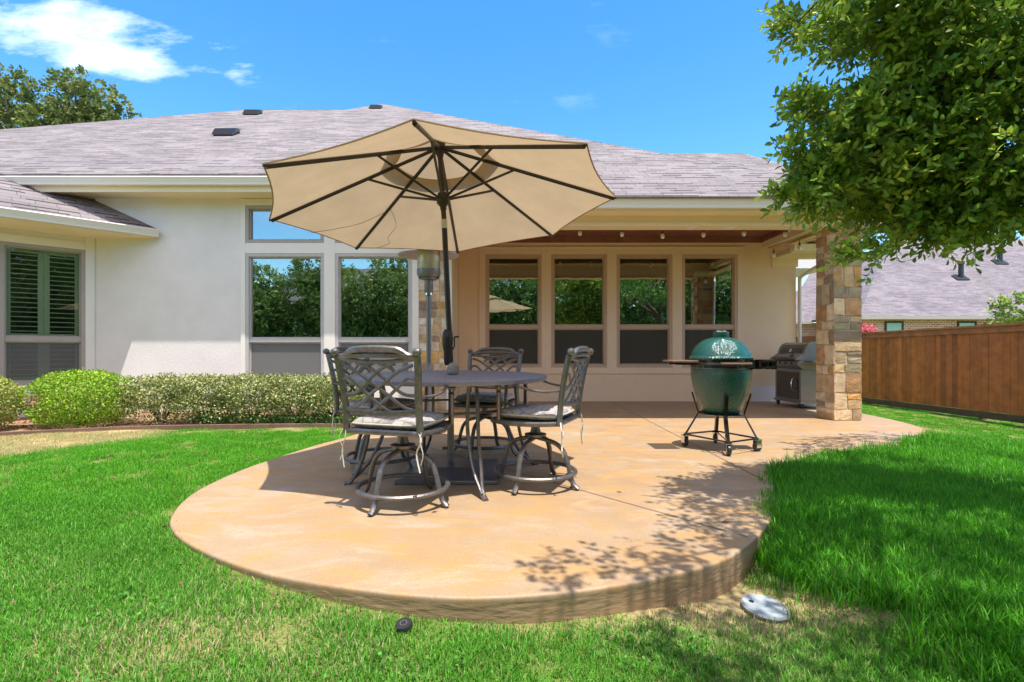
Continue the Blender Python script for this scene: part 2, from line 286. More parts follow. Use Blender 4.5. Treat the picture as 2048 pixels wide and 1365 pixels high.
def grass_mat():
    m = bpy.data.materials.new('grass_blades'); m.use_nodes = True; n, l, p = nodes_of(m)
    a = n.new('ShaderNodeAttribute'); a.attribute_name = 'dryness'; a.attribute_type = 'INSTANCER'
    lu = n.new('ShaderNodeAttribute'); lu.attribute_name = 'lush'; lu.attribute_type = 'INSTANCER'
    b = n.new('ShaderNodeAttribute'); b.attribute_name = 'blade'
    oi = n.new('ShaderNodeObjectInfo')
    g1 = n.new('ShaderNodeMix'); g1.data_type = 'RGBA'; l.new(b.outputs['Fac'], g1.inputs['Factor']); g1.inputs[6].default_value = (0.06, 0.25, 0.012, 1); g1.inputs[7].default_value = (0.17, 0.43, 0.045, 1)
    g2 = n.new('ShaderNodeMix'); g2.data_type = 'RGBA'; l.new(b.outputs['Fac'], g2.inputs['Factor']); g2.inputs[6].default_value = (0.05, 0.265, 0.008, 1); g2.inputs[7].default_value = (0.15, 0.46, 0.02, 1)
    gg = n.new('ShaderNodeMix'); gg.data_type = 'RGBA'; l.new(lu.outputs['Fac'], gg.inputs['Factor']); l.new(g1.outputs[2], gg.inputs[6]); l.new(g2.outputs[2], gg.inputs[7])
    mr = n.new('ShaderNodeMapRange'); mr.inputs['To Min'].default_value = .72; mr.inputs['To Max'].default_value = 1.25; l.new(oi.outputs['Random'], mr.inputs[0])
    mu = n.new('ShaderNodeMix'); mu.data_type = 'RGBA'; mu.blend_type = 'MULTIPLY'; mu.inputs['Factor'].default_value = 1; l.new(gg.outputs[2], mu.inputs[6]); l.new(mr.outputs[0], mu.inputs[7])
    # dry blades: a blade turns straw when its own value is below the local dryness
    lt = n.new('ShaderNodeMath'); lt.operation = 'SUBTRACT'; l.new(a.outputs['Fac'], lt.inputs[0]); l.new(b.outputs['Fac'], lt.inputs[1])
    sm = n.new('ShaderNodeMath'); sm.operation = 'MULTIPLY'; sm.use_clamp = True; sm.inputs[1].default_value = 5; l.new(lt.outputs[0], sm.inputs[0])
    dr = n.new('ShaderNodeMix'); dr.data_type = 'RGBA'; l.new(sm.outputs[0], dr.inputs['Factor']); l.new(mu.outputs[2], dr.inputs[6]); dr.inputs[7].default_value = (0.56, 0.47, 0.25, 1)
    l.new(dr.outputs[2], p.inputs['Base Color']); p.inputs['Roughness'].default_value = .5; p.inputs['Specular IOR Level'].default_value = .3
    tr = n.new('ShaderNodeBsdfTranslucent'); l.new(dr.outputs[2], tr.inputs[0]); ms = n.new('ShaderNodeMixShader'); ms.inputs[0].default_value = .35
    l.new(p.outputs[0], ms.inputs[1]); l.new(tr.outputs[0], ms.inputs[2]); l.new(ms.outputs[0], n['Material Output'].inputs[0])
    return m
M['grass'] = grass_mat()
def egg_mat():
    m = mat('green_glazed_ceramic', (0.008, 0.085, 0.058), 0.2, spec=0.6, coat=0.5); n, l, p = nodes_of(m)
    t = n.new('ShaderNodeTexCoord'); z = n.new('ShaderNodeTexVoronoi'); z.inputs['Scale'].default_value = 75; l.new(t.outputs['Object'], z.inputs['Vector'])
    b = n.new('ShaderNodeBump'); b.inputs['Strength'].default_value = .8; b.inputs['Distance'].default_value = .0065; b.invert = True
    l.new(z.outputs['Distance'], b.inputs['Height']); l.new(b.outputs[0], p.inputs['Normal']); l.new(b.outputs[0], p.inputs['Coat Normal'])
    return m
M['egg'] = egg_mat()
def cushion_mat():
    m = mat('cushion_fabric', (0.40, 0.36, 0.33), 0.9, spec=.15); n, l, p = nodes_of(m)
    t = n.new('ShaderNodeTexCoord'); z = n.new('ShaderNodeTexVoronoi'); z.feature = 'DISTANCE_TO_EDGE'; z.inputs['Scale'].default_value = 13; z.inputs['Randomness'].default_value = .55
    l.new(t.outputs['Object'], z.inputs['Vector'])
    mr = n.new('ShaderNodeMapRange'); mr.inputs['From Min'].default_value = .03; mr.inputs['From Max'].default_value = .09; l.new(z.outputs['Distance'], mr.inputs[0])
    mx = n.new('ShaderNodeMix'); mx.data_type = 'RGBA'; l.new(mr.outputs[0], mx.inputs['Factor']); mx.inputs[6].default_value = (0.24, 0.23, 0.24, 1); mx.inputs[7].default_value = (0.42, 0.375, 0.345, 1)
    l.new(mx.outputs[2], p.inputs['Base Color']); return m
M['cushion'] = cushion_mat()

# ------------------------------------------------------------------ mesh helpers
class MB:
    def __init__(s): s.v = []; s.f = []; s.c = []
    def add(s, verts, faces, mtx=None, tint=None):
        b = len(s.v)
        for p in verts:
            p = Vector(p); s.v.append(tuple(mtx @ p) if mtx is not None else tuple(p))
        for f in faces: s.f.append([b+i for i in f]); s.c.append(tint)
        return s
    def box(s, x0, x1, y0, y1, z0, z1, mtx=None, tint=None):
        vs = [(x, y, z) for z in (z0, z1) for y in (y0, y1) for x in (x0, x1)]
        return s.add(vs, [(0, 2, 3, 1), (4, 5, 7, 6), (0, 1, 5, 4), (2, 6, 7, 3), (0, 4, 6, 2), (1, 3, 7, 5)], mtx, tint)
    def tube(s, pts, r, n=8, mtx=None, flat=1.0, closed=False, tint=None):
        pts = [Vector(p) for p in pts]; k = len(pts); vs = []; up = None
        rs = r if isinstance(r, (list, tuple)) else [r]*k
        for i, p in enumerate(pts):
            if closed: t = pts[(i+1) % k]-pts[i-1]
            else: t = pts[min(i+1, k-1)]-pts[max(i-1, 0)]
            t.normalize()
            if up is None: up = Vector((0, 0, 1)) if abs(t.z) < .9 else Vector((1, 0, 0))
            a = t.cross(up); 
            if a.length < 1e-4: a = t.cross(Vector((0, 1, 0)))
            a.normalize(); bb = a.cross(t).normalized(); up = bb
            for j in range(n):
                an = 2*math.pi*(j+.5)/n; vs.append(p+rs[i]*(math.cos(an)*a+math.sin(an)*flat*bb))
        fs = []
        m = k if closed else k-1
        for i in range(m):
            for j in range(n):
                q = ((i+1) % k)*n
                fs.append((i*n+j, i*n+(j+1) % n, q+(j+1) % n, q+j))
        if not closed: fs += [tuple(range(n))[::-1], tuple((k-1)*n+j for j in range(n))]
        return s.add(vs, fs, mtx, tint)
    def lathe(s, prof, n=32, mtx=None, tint=None, cx=0, cy=0):
        vs = []; fs = []; k = len(prof)
        for r, z in prof:
            for j in range(n):
                a = 2*math.pi*j/n; vs.append((cx+r*math.cos(a), cy+r*math.sin(a), z))
        for i in range(k-1):
            for j in range(n): fs.append((i*n+j, i*n+(j+1) % n, (i+1)*n+(j+1) % n, (i+1)*n+j))
        fs += [tuple(range(n))[::-1], tuple((k-1)*n+j for j in range(n))]
        return s.add(vs, fs, mtx, tint)
    def prism(s, prof, x0, x1, mtx=None, tint=None):      # prof in (y,z), extruded along x
        k = len(prof); vs = [(x0, y, z) for y, z in prof]+[(x1, y, z) for y, z in prof]
        fs = [tuple(range(k)), tuple(range(k, 2*k))[::-1]]+[(i, k+i, k+(i+1) % k, (i+1) % k) for i in range(k)]
        return s.add(vs, fs, mtx, tint)
    def poly(s, pts, th=0.0, mtx=None, tint=None):
        k = len(pts); P = [Vector(p) for p in pts]
        if th == 0: return s.add(P, [tuple(range(k))], mtx, tint)
        nn = (P[1]-P[0]).cross(P[2]-P[0]).normalized()*th
        vs = P+[p-nn for p in P]
        return s.add(vs, [tuple(range(k)), tuple(range(k, 2*k))[::-1]]+[(i, k+i, k+(i+1) % k, (i+1) % k) for i in range(k)], mtx, tint)
    def build(s, name, m, parent=None, smooth=False, bevel=0, label=None, seg=2, subsurf=0, loc=None):
        me = bpy.data.meshes.new(name); me.from_pydata(s.v, [], s.f); me.update()
        if any(c is not None for c in s.c):
            a = me.color_attributes.new('tint', 'FLOAT_COLOR', 'CORNER'); arr = []
            for f, c in zip(s.f, s.c): arr += list((c or (.5, .5, .5))+(1,))*len(f)
            a.data.foreach_set('color', arr)
        me.materials.append(m); o = bpy.data.objects.new(name, me); COL.objects.link(o)
        import bmesh
        bmm = bmesh.new(); bmm.from_mesh(me); bmesh.ops.recalc_face_normals(bmm, faces=bmm.faces); bmm.to_mesh(me); bmm.free()
        if parent is not None: o.parent = parent
        if smooth:
            for p in me.polygons: p.use_smooth = True
            try: me.set_sharp_from_angle(angle=R(40))
            except Exception: pass
        if bevel > 0:
            b = o.modifiers.new('bevel', 'BEVEL'); b.width = bevel; b.segments = seg; b.limit_method = 'ANGLE'; b.angle_limit = R(40)
        if subsurf:
            b = o.modifiers.new('sub', 'SUBSURF'); b.levels = subsurf; b.render_levels = subsurf
        if label: o['label'] = label
        return o
def tag(o, label=None, cat=None, group=None, kind=None):
    if label: o['label'] = label
    if cat: o['category'] = cat
    if group: o['group'] = group
    if kind: o['kind'] = kind
    return o
def thing(name, loc, rz, label, cat, group=None):
    o = bpy.data.objects.new(name, None); COL.objects.link(o); o.location = loc; o.rotation_euler = (0, 0, rz); o.empty_display_size = .2
    return tag(o, label, cat, group)
def copy_tree(o, parent=None):
    c = o.copy(); COL.objects.link(c)
    if parent is not None: c.parent = parent
    for ch in [x for x in bpy.data.objects if x.parent is o]: copy_tree(ch, c)
    return c
def spl(pts, n=8):     # Catmull-Rom
    P = [Vector(p) for p in pts]; o = []
    for i in range(len(P)-1):
        a = P[max(i-1, 0)]; b = P[i]; c = P[i+1]; d = P[min(i+2, len(P)-1)]
        for k in range(n):
            t = k/n; o.append(.5*((2*b)+(c-a)*t+(2*a-5*b+4*c-d)*t*t+(3*b-a-3*c+d)*t**3))
    o.append(P[-1]); return o
def T(x=0, y=0, z=0, rz=0, rx=0, ry=0): return Matrix.Translation((x, y, z)) @ Matrix.Rotation(rz, 4, 'Z') @ Matrix.Rotation(ry, 4, 'Y') @ Matrix.Rotation(rx, 4, 'X')
def W(px, py, Y): return Vector(((px-CX)/FPX*Y, Y, CAMH+(HY-py)/FPX*Y))      # photo measurement -> place, at a known depth
def np_mesh(name, verts, nper, total, m, parent=None, tint=None, extra=None):
    """verts (n,3); equal faces of nper corners, vertex order already flat via index array total"""
    me = bpy.data.meshes.new(name); idx = np.asarray(total, dtype=np.int32); nf = len(idx)//nper
    me.vertices.add(len(verts)); me.vertices.foreach_set('co', np.asarray(verts, dtype=np.float32).ravel())
    me.loops.add(len(idx)); me.loops.foreach_set('vertex_index', idx)
    me.polygons.add(nf); me.polygons.foreach_set('loop_start', np.arange(0, len(idx), nper, dtype=np.int32)); me.polygons.foreach_set('loop_total', np.full(nf, nper, dtype=np.int32))
    me.update(calc_edges=True)
    if tint is not None:
        a = me.color_attributes.new('tint', 'FLOAT_COLOR', 'POINT'); c = np.ones((len(verts), 4), np.float32); c[:, :3] = tint; a.data.foreach_set('color', c.ravel())
    if extra is not None:
        a = me.attributes.new(extra[0], 'FLOAT', 'POINT'); a.data.foreach_set('value', np.asarray(extra[1], np.float32))
    me.materials.append(m); o = bpy.data.objects.new(name, me); COL.objects.link(o)
    if parent is not None: o.parent = parent
    return o
def norm(a): return a/np.maximum(np.linalg.norm(a, axis=1, keepdims=True), 1e-9)
def leaves(name, pos, direc, size, cols, m, parent=None, wid=.42, simple=False, nrm=None):
    """one folded leaf per row: pos, unit direction, length, colour"""
    n = len(pos); d = norm(direc); r = norm(rng.normal(size=(n, 3))) if nrm is None else norm(nrm+rng.normal(size=(n, 3))*.45)
    s = norm(np.cross(d, r)); up = np.cross(s, d); L_ = size[:, None]; Wd = L_*wid
    if simple:
        P = np.stack([pos, pos+d*L_*.5+s*Wd*.6+up*L_*.08, pos+d*L_, pos+d*L_*.5-s*Wd*.6+up*L_*.08], 1)
        idx = (np.arange(n)[:, None]*4+np.arange(4)).ravel(); k = 4; per = 4
    else:
        fold = up*L_*.07
        P = np.stack([pos, pos+d*L_*.28+s*Wd*.42+fold, pos+d*L_*.66+s*Wd*.5+fold*.8, pos+d*L_-up*L_*.06, pos+d*L_*.66-s*Wd*.5+fold*.8, pos+d*L_*.28-s*Wd*.42+fold, pos+d*L_*.3, pos+d*L_*.66], 1)
        base = np.array([0, 1, 2, 7, 0, 7, 4, 5], dtype=np.int64)
        quads = np.array([[0, 1, 2, 7], [7, 2, 3, 3], [0, 7, 4, 5], [7, 3, 4, 4]])
        quads = np.array([[0, 1, 2, 7], [0, 7, 4, 5], [7, 2, 3, 4]])
        idx = (np.arange(n)[:, None, None]*8+quads[None]).ravel(); k = 4; per = 8
    tint = np.repeat(cols, per, axis=0)
    o = np_mesh(name, P.reshape(-1, 3), k, idx, m, parent, tint)
    return o
def leafcols(n, base, var=.25, hue=.15, hi=None, hifrac=0.0):
    b = np.array(base)[None]*(1+rng.normal(size=(n, 1))*var).clip(.45, 1.8)
    b[:, 0] *= (1+rng.normal(size=n)*hue).clip(.5, 1.7)
    if hi is not None:
        k = rng.random(n) < hifrac; b[k] = np.array(hi)[None]*(1+rng.normal(size=(k.sum(), 1))*.15)
    return b.clip(.003, .9)

# ------------------------------------------------------------------ ground
def sstep(a, b, x): t = np.clip((x-a)/(b-a), 0, 1); return t*t*(3-2*t)
PATIO = [(-1.55, 9.22), (-1.75, 7.4), (-1.95, 6.45), (-2.15, 5.85), (-2.30, 5.2), (-2.40, 4.55), (-2.38, 3.9), (-2.22, 3.40), (-2.02, 3.09), (-1.70, 2.81), (-1.25, 2.53), (-.80, 2.36), (-.23, 2.245), (.27, 2.29), (.72, 2.43), (1.12, 2.62), (1.43, 2.90), (1.72, 3.25), (2.0, 3.70), (2.36, 4.4), (2.78, 4.95), (3.35, 5.35), (4.0, 5.62), (4.75, 5.95), (5.45, 6.5), (5.95, 7.2), (6.15, 8.0), (6.23, 9.0), (6.24, 10.73)]
PSP = [(p.x, p.y) for p in spl([(a, b, 0) for a, b in PATIO], 6)]
PCL = np.array(PSP+[(-.93, 10.73), (-.93, 9.24)])
def in_poly(x, y, P):
    x = np.asarray(x); y = np.asarray(y); c = np.zeros(x.shape, bool); j = len(P)-1
    for i in range(len(P)):
        xi, yi = P[i]; xj, yj = P[j]
        k = ((yi > y) != (yj > y)) & (x < (xj-xi)*(y-yi)/(yj-yi+1e-12)+xi); c ^= k; j = i
    return c
def dist_poly(x, y, P):
    P = np.asarray(P); d = np.full(np.shape(x), 1e9)
    for i in range(len(P)-1):
        a = P[i]; b = P[i+1]; ab = b-a; t = np.clip(((x-a[0])*ab[0]+(y-a[1])*ab[1])/(ab@ab+1e-12), 0, 1)
        d = np.minimum(d, np.hypot(x-a[0]-t*ab[0], y-a[1]-t*ab[1]))
    return d
def gz(x, y):
    x = np.asarray(x, float); y = np.asarray(y, float)
    left = -.035-.06*sstep(4.5, 7.5, y)                       # west lawn
    front = -.035-.078*sstep(-1.9, .2, x)-.03*sstep(.2, 1.5, x)
    z = left*(1-sstep(-2.0, -1.0, x)) + front*sstep(-2.0, -1.0, x)
    z = z - .05*sstep(2.6, 1.2, y)*sstep(-4, -1.4, x)
    # dip by the valve cover, mound on the east lawn
    z = z - .07*np.exp(-((x-1.35)**2/.35+(y-2.45)**2/.25))
    east = sstep(1.35, 2.1, x - .35*(y-2.6)*(y < 4)*0 + .0)*sstep(1.6, 2.7, y+ (x-1.5)*.9)
    z = z*(1-east)+(-.035)*east
    z = z - east*.24*sstep(5.0, 9.0, x) - east*.05*sstep(5.5, 9, y)
    return z + .012*np.sin(x*2.1+1)*np.cos(y*1.7) + .006*np.sin(x*5.3)*np.sin(y*4.1+2)
gx = np.concatenate([-np.geomspace(400, 14, 14), np.arange(-13, 13.01, .13), np.geomspace(14, 400, 14)])
gy = np.concatenate([-np.geomspace(400, 8, 14), np.arange(-7, 20.01, .13), np.geomspace(21, 400, 14)])
GX, GY = np.meshgrid(gx, gy); GZ = gz(GX, GY)
ins = in_poly(GX, GY, PCL) & (dist_poly(GX, GY, PCL) > .27); GZ = np.where(ins, -.30, GZ)
hs = (GY > 9.45) & (GX < 6.2) & (GX > -7.2); GZ = np.where(hs, np.minimum(GZ, -.12), GZ)
def dryness(x, y):
    d = sstep(-4.7, -5.3, x - .25*np.sin(y*3))*sstep(5.0, 5.9, y + .3*(x+5)*0 + .12*np.sin(x*4))*.97           # straw patch before the bed
    e = np.exp(-(((x-1.0)/.75)**2+((y-2.50)/.27)**2))*.9       # bare dirt by the valve cover
    e2 = np.exp(-(((x-1.9)/.35)**2+((y-2.45)/.3)**2))*.4
    f = np.exp(-(((x+1.3)/.7)**2+((y-2.0)/.22)**2))*.35 + np.exp(-(((x-6.6)/.45)**2+((y-7.9)/1.0)**2))*.8
    return np.clip(np.maximum(np.maximum(d, e), np.maximum(e2, f)), 0, 1)
def gridmesh(name, X, Y, Z, m, extra=None):
    r, c = X.shape; V = np.stack([X, Y, Z], -1).reshape(-1, 3); i = np.arange(r*c).reshape(r, c)
    q = np.stack([i[:-1, :-1], i[:-1, 1:], i[1:, 1:], i[1:, :-1]], -1).reshape(-1)
    o = np_mesh(name, V, 4, q, m, extra=extra)
    o.data.polygons.foreach_set('use_smooth', [True]*len(o.data.polygons)); return o
ground = gridmesh('ground', GX, GY, GZ, M['ground'], ('dry', dryness(GX, GY).ravel())); tag(ground, kind='structure')

# grass: patches of blades instanced on points (uncountable)
gcol = bpy.data.collections.new('grass_patches')
def patch(name, nb, rad, hmin, hmax, wd, lean):
    a = rng.random(nb)*6.283; rr = rad*np.sqrt(rng.random(nb)); bx_, by_ = rr*np.cos(a), rr*np.sin(a)
    h = rng.uniform(hmin, hmax, nb); az = rng.random(nb)*6.283; ln = rng.random(nb)*lean
    dx, dy = np.cos(az), np.sin(az); px_, py_ = -dy, dx; w_ = wd*rng.uniform(.7, 1.2, nb)
    V = []
    for t, ww in ((0, 1), (.4, .9), (.75, .6), (1, .08)):
        cx_ = bx_+dx*h*ln*t*t; cy_ = by_+dy*h*ln*t*t; cz = h*t*(1-.35*ln*t)
        for sgn in (-1, 1): V.append(np.stack([cx_+px_*w_*ww*sgn*.5, cy_+py_*w_*ww*sgn*.5, cz-.01], 1))
    V = np.stack(V, 1)      # nb,8,3
    q = np.array([[0, 1, 3, 2], [2, 3, 5, 4], [4, 5, 7, 6]]); idx = (np.arange(nb)[:, None, None]*8+q[None]).ravel()
    o = np_mesh(name, V.reshape(-1, 3), 4, idx, M['grass'], extra=('blade', np.repeat(rng.random(nb), 8)))
    COL.objects.unlink(o); gcol.objects.link(o); return o
for i in range(4): patch('a_short_%d' % i, 170, .13, .018, .048, .0042, .9)
for i in range(4): patch('b_tall_%d' % i, 150, .12, .05, .105, .0046, .75)
NS = 4
BED = [(-12, 6.2), (-9, 6.35), (-7.2, 6.85), (-5.6, 7.45), (-4.4, 7.66), (-3.0, 7.75), (-1.72, 7.70)]
BEDS = np.array([(p.x, p.y) for p in spl([(a, b, 0) for a, b in BED], 6)])
BEDP = np.array(list(map(tuple, BEDS))+[(-1.5, 9.3), (-7.4, 9.4), (-12, 9.4)])
def grass_points():
    pts = []; attr = []
    def region(x0, x1, y0, y1, dens):
        n = int((x1-x0)*(y1-y0)*dens); x = rng.uniform(x0, x1, n); y = rng.uniform(y0, y1, n); return x, y
    xs, ys = [], []
    for (a, b, c, d, den) in ((-5, 5.2, 1.3, 4.0, 230), (-8, 8, 4.0, 7.2, 95), (-9.5, 11.5, 7.2, 15, 34), (4, 12, 15, 20, 16), (-7, -5, 1.5, 4, 50), (5.2, 7, 2, 4, 50), (-8, 8, -6, 1.3, 10)):
        x, y = region(a, b, c, d, den); xs.append(x); ys.append(y)
    x = np.concatenate(xs); y = np.concatenate(ys)
    keep = ~in_poly(x, y, PCL) & ~in_poly(x, y, BEDP) & ~((y > 9.2) & (x < 6.3)) & (x < 12)
    x, y = x[keep], y[keep]
    dp = dist_poly(x, y, np.array(PSP)); keep = dp > .05
    x, y, dp = x[keep], y[keep], dp[keep]
    # east lawn is long and lush; thin strip in the foreground is short
    line = x - (1.60+.25*np.maximum(0, 2.75-y))      # >0: long grass
    tall = (x > 1.42) & (line > 0) & (y < 6.6+.6*np.maximum(0, 5-x)) 
    fall = np.clip(1-np.maximum(x-6.2, 0)/1.2, 0, 1)
    tall &= rng.random(len(x)) < fall
    dry = dryness(x, y)+rng.normal(size=len(x))*.04
    nzv = .5+.5*np.sin(x*3.1+np.sin(y*2.3)*1.5)*np.sin(y*3.7+np.sin(x*1.9))
    fore = sstep(3.6, 2.2, y)*(x < 1.6)
    dry = np.clip(dry + fore*(.03+.16*nzv**2) + (x < 1.6)*.03, 0, 1); dry[tall] *= .15
    dry[tall] += .03
    th = 1 - np.clip(dryness(x, y)*(~tall), 0, 1)*.75 * (x > -3) - .12*fore*nzv
    keep = rng.random(len(x)) < th; x, y, tall, dry, dp = x[keep], y[keep], tall[keep], dry[keep], dp[keep]
    s = rng.uniform(.8, 1.2, len(x)); s[tall] *= 1.0+.25*rng.random(tall.sum())
    edge = tall & (dp < .28); s[edge] *= 1.25
    lush = np.where(tall, 1.0, np.clip(1.0*sstep(2.6, 4.6, y)+.15*rng.random(len(x)), 0, 1))
    kind = np.where(tall, NS+rng.integers(0, 4, len(x)), rng.integers(0, NS, len(x)))
    z = gz(x, y)
    return np.stack([x, y, z], 1), s, rng.random(len(x))*6.283, kind, dry, lush
P_, S_, RZ, K_, D_, LU = grass_points()
me = bpy.data.meshes.new('lawn_grass'); me.vertices.add(len(P_)); me.vertices.foreach_set('co', P_.astype(np.float32).ravel())
for nm, ty, ar in (('scl', 'FLOAT', S_), ('rotz', 'FLOAT', RZ), ('dryness', 'FLOAT', D_), ('lush', 'FLOAT', LU), ('kindi', 'INT', K_)):
    a = me.attributes.new(nm, ty, 'POINT'); a.data.foreach_set('value', ar.astype(np.int32 if ty == 'INT' else np.float32))
lawn = bpy.data.objects.new('lawn_grass', me); COL.objects.link(lawn); tag(lawn, kind='stuff')
lawn['label'] = 'green lawn grass, short in front and long and lush beside the patio'; lawn['category'] = 'grass'
ng = bpy.data.node_groups.new('grass_scatter', 'GeometryNodeTree'); ng.interface.new_socket('Geometry', in_out='INPUT', socket_type='NodeSocketGeometry'); ng.interface.new_socket('Geometry', in_out='OUTPUT', socket_type='NodeSocketGeometry')
gi = ng.nodes.new('NodeGroupInput'); go = ng.nodes.new('NodeGroupOutput'); ip = ng.nodes.new('GeometryNodeInstanceOnPoints'); ci = ng.nodes.new('GeometryNodeCollectionInfo')
ci.inputs['Collection'].default_value = gcol; ci.inputs['Separate Children'].default_value = True; ci.inputs['Reset Children'].default_value = True
def na(nm, ty):
    q = ng.nodes.new('GeometryNodeInputNamedAttribute'); q.data_type = ty; q.inputs[0].default_value = nm; return q.outputs[0]
cx_ = ng.nodes.new('ShaderNodeCombineXYZ'); ng.links.new(na('rotz', 'FLOAT'), cx_.inputs[2])
mtp = ng.nodes.new('GeometryNodeMeshToPoints'); ng.links.new(gi.outputs[0], mtp.inputs[0]); ng.links.new(mtp.outputs[0], ip.inputs['Points'])
ng.links.new(ci.outputs[0], ip.inputs['Instance']); ip.inputs['Pick Instance'].default_value = True
ng.links.new(na('kindi', 'INT'), ip.inputs['Instance Index']); ng.links.new(cx_.outputs[0], ip.inputs['Rotation']); ng.links.new(na('scl', 'FLOAT'), ip.inputs['Scale'])
ng.links.new(ip.outputs[0], go.inputs[0]); lawn.modifiers.new('scatter', 'NODES').node_group = ng
me.materials.append(M['grass'])

# ------------------------------------------------------------------ patio slab
def patio_slab():
    n = len(PCL); me = MB(); ctr = PCL.mean(0)
    top = [(x, y, 0) for x, y in PCL]
    # rounded nose: inner ring, edge ring, side rings
    def off(d):
        out_ = []
        for i in range(n):
            a = PCL[i-1]; b = PCL[(i+1) % n]; t = b-a; t = t/np.linalg.norm(t); nn = np.array([-t[1], t[0]])      # polygon is counter-clockwise? corrected below
            out_.append(PCL[i]+nn*d)
        return np.array(out_)
    area = 0.5*np.sum(PCL[:, 0]*np.roll(PCL[:, 1], -1)-np.roll(PCL[:, 0], -1)*PCL[:, 1]); sg = 1 if area > 0 else -1
    rings = [(.014*sg, 0.0), (.004*sg, -.003), (0, -.014), (.003*sg, -.03), (.012*sg, -.34)]
    V = []
    for d, z in rings: o = off(d); V += [(x, y, z) for x, y in o]
    F = [tuple(range(n))]
    for k in range(len(rings)-1):
        for i in range(n): F.append((k*n+i, k*n+(i+1) % n, (k+1)*n+(i+1) % n, (k+1)*n+i))
    me.add(V, F); o = me.build('patio', M['concrete'], smooth=False)
    o.data.materials.append(M['concrete_side'])
    for i, p in enumerate(o.data.polygons):
        if i > n*3: p.material_index = 1
        if i > 0: p.use_smooth = True
    return tag(o, kind='structure')
patio = patio_slab()
def strip(a, b, wd, z=.004):
    a = Vector(a); b = Vector(b); d = (b-a).normalized(); s = Vector((-d.y, d.x, 0))*wd/2
    return [(a+s).to_tuple()[:2]+(z,), (b+s).to_tuple()[:2]+(z,), (b-s).to_tuple()[:2]+(z,), (a-s).to_tuple()[:2]+(z,)]
mb = MB(); mb.poly(strip((-.95, 5.82, 0), (1.44, 2.96, 0), .008)); mb.poly(strip((2.30, 10.70, 0), (2.20, 4.2, 0), .009)); mb.poly(strip((2.28, 6.75, 0), (4.9, 6.1, 0), .008))
mb.build('joint', M['joint'], patio)

# bed, mulch, edging
mb = MB(); zz = .012
bp_ = [tuple(p) for p in BEDS]; top_ = [(x, 9.42) for x, y in bp_]
NX = len(bp_)
V = []; F = []
for i, (x, y) in enumerate(bp_):
    for k in range(9):
        t = k/8; yy = y+(9.42-y)*t; V.append((x, yy, -.075+.02*math.sin(x*3+yy*5)*math.sin(yy*7)+.012*random.random()))
for i in range(NX-1):
    for k in range(8): F.append((i*9+k, (i+1)*9+k, (i+1)*9+k+1, i*9+k+1))
mb.add(V, F); tag(mb.build('mulch_bed', M['mulch'], smooth=True), kind='structure')
mb = MB(); path = [(x, y-.02, -.065) for x, y in bp_]
V = []; F = []
for i, (x, y) in enumerate(bp_):
    for dy, z in ((-.035, -.16), (-.035, -.035), (0, -.03), (0, -.16)): V.append((x, y+dy, z))
for i in range(NX-1):
    for k in range(3): F.append((i*4+k, (i+1)*4+k, (i+1)*4+k+1, i*4+k+1))
mb.add(V, F); tag(mb.build('bed_edging', M['edging']), 'low brown edging strip curving between lawn and shrub bed', 'garden edging')
# loose mulch chips (uncountable)
n = 2600; x = rng.uniform(-9.5, -1.7, n); y = rng.uniform(6.6, 9.1, n); k = in_poly(x, y, BEDP); x, y = x[k], y[k]; n = len(x)
leaves('mulch_chips', np.stack([x, y, np.full(n, -.058)], 1), np.concatenate([rng.normal(size=(n, 2)), rng.normal(size=(n, 1))*.25], 1), rng.uniform(.02, .06, n), leafcols(n, (.30, .16, .09), .4), M['stone'], simple=True)
o = bpy.data.objects['mulch_chips']; tag(o, 'loose reddish mulch chips scattered in the shrub bed', 'mulch', kind='stuff')

# ------------------------------------------------------------------ the house
house = thing('house', (0, 0, 0), 0, 'cream stucco house with hipped grey shingle roof and covered porch', 'house')
YL, YB, XR, XP = 9.25, 10.74, 6.24, -.925       # left wall plane, porch wall plane, right corner, pier corner
def xl(px): return (px-CX)/FPX*YL
def xb(px): return (px-CX)/FPX*YB
def wall_with_holes(mb, x0, x1, z0, z1, y0, y1, holes, mtx=None):
    xs = sorted({x0, x1, *[h[0] for h in holes], *[h[1] for h in holes]}); zs = sorted({z0, z1, *[h[2] for h in holes], *[h[3] for h in holes]})
    for i in range(len(xs)-1):
        run = None
        for j in range(len(zs)-1):
            cx0, cz0 = (xs[i]+xs[i+1])/2, (zs[j]+zs[j+1])/2
            hole = any(h[0] < cx0 < h[1] and h[2] < cz0 < h[3] for h in holes)
            if not hole:
                if run is None: run = [zs[j], zs[j+1]]
                else: run[1] = zs[j+1]
            if hole and run: mb.box(xs[i], xs[i+1], y0, y1, *run, mtx=mtx); run = None
        if run: mb.box(xs[i], xs[i+1], y0, y1, *run, mtx=mtx)
LW = [(-4.70, -3.26, .47, 2.863), (-3.06, -1.65, .47, 2.863), (-4.70, -3.26, 3.05, 3.74), (-3.06, -1.65, 3.05, 3.74)]
mb = MB(); wall_with_holes(mb, -7.46, -1.53, -.04, 3.9, YL, YL+.16, LW); mb.build('wall', M['stucco'], house)
BW = [(xb(a), xb(b), .722, 3.13) for a, b in ((971, 1083), (1102, 1213.7), (1232.7, 1344), (1363.4, 1474))]
mb = MB(); wall_with_holes(mb, XP, XR, 0.0, 3.6, YB, YB+.16, BW); mb.build('wall', M['porch'], house, label='cream stucco wall under the porch, tinted with warm bounce')
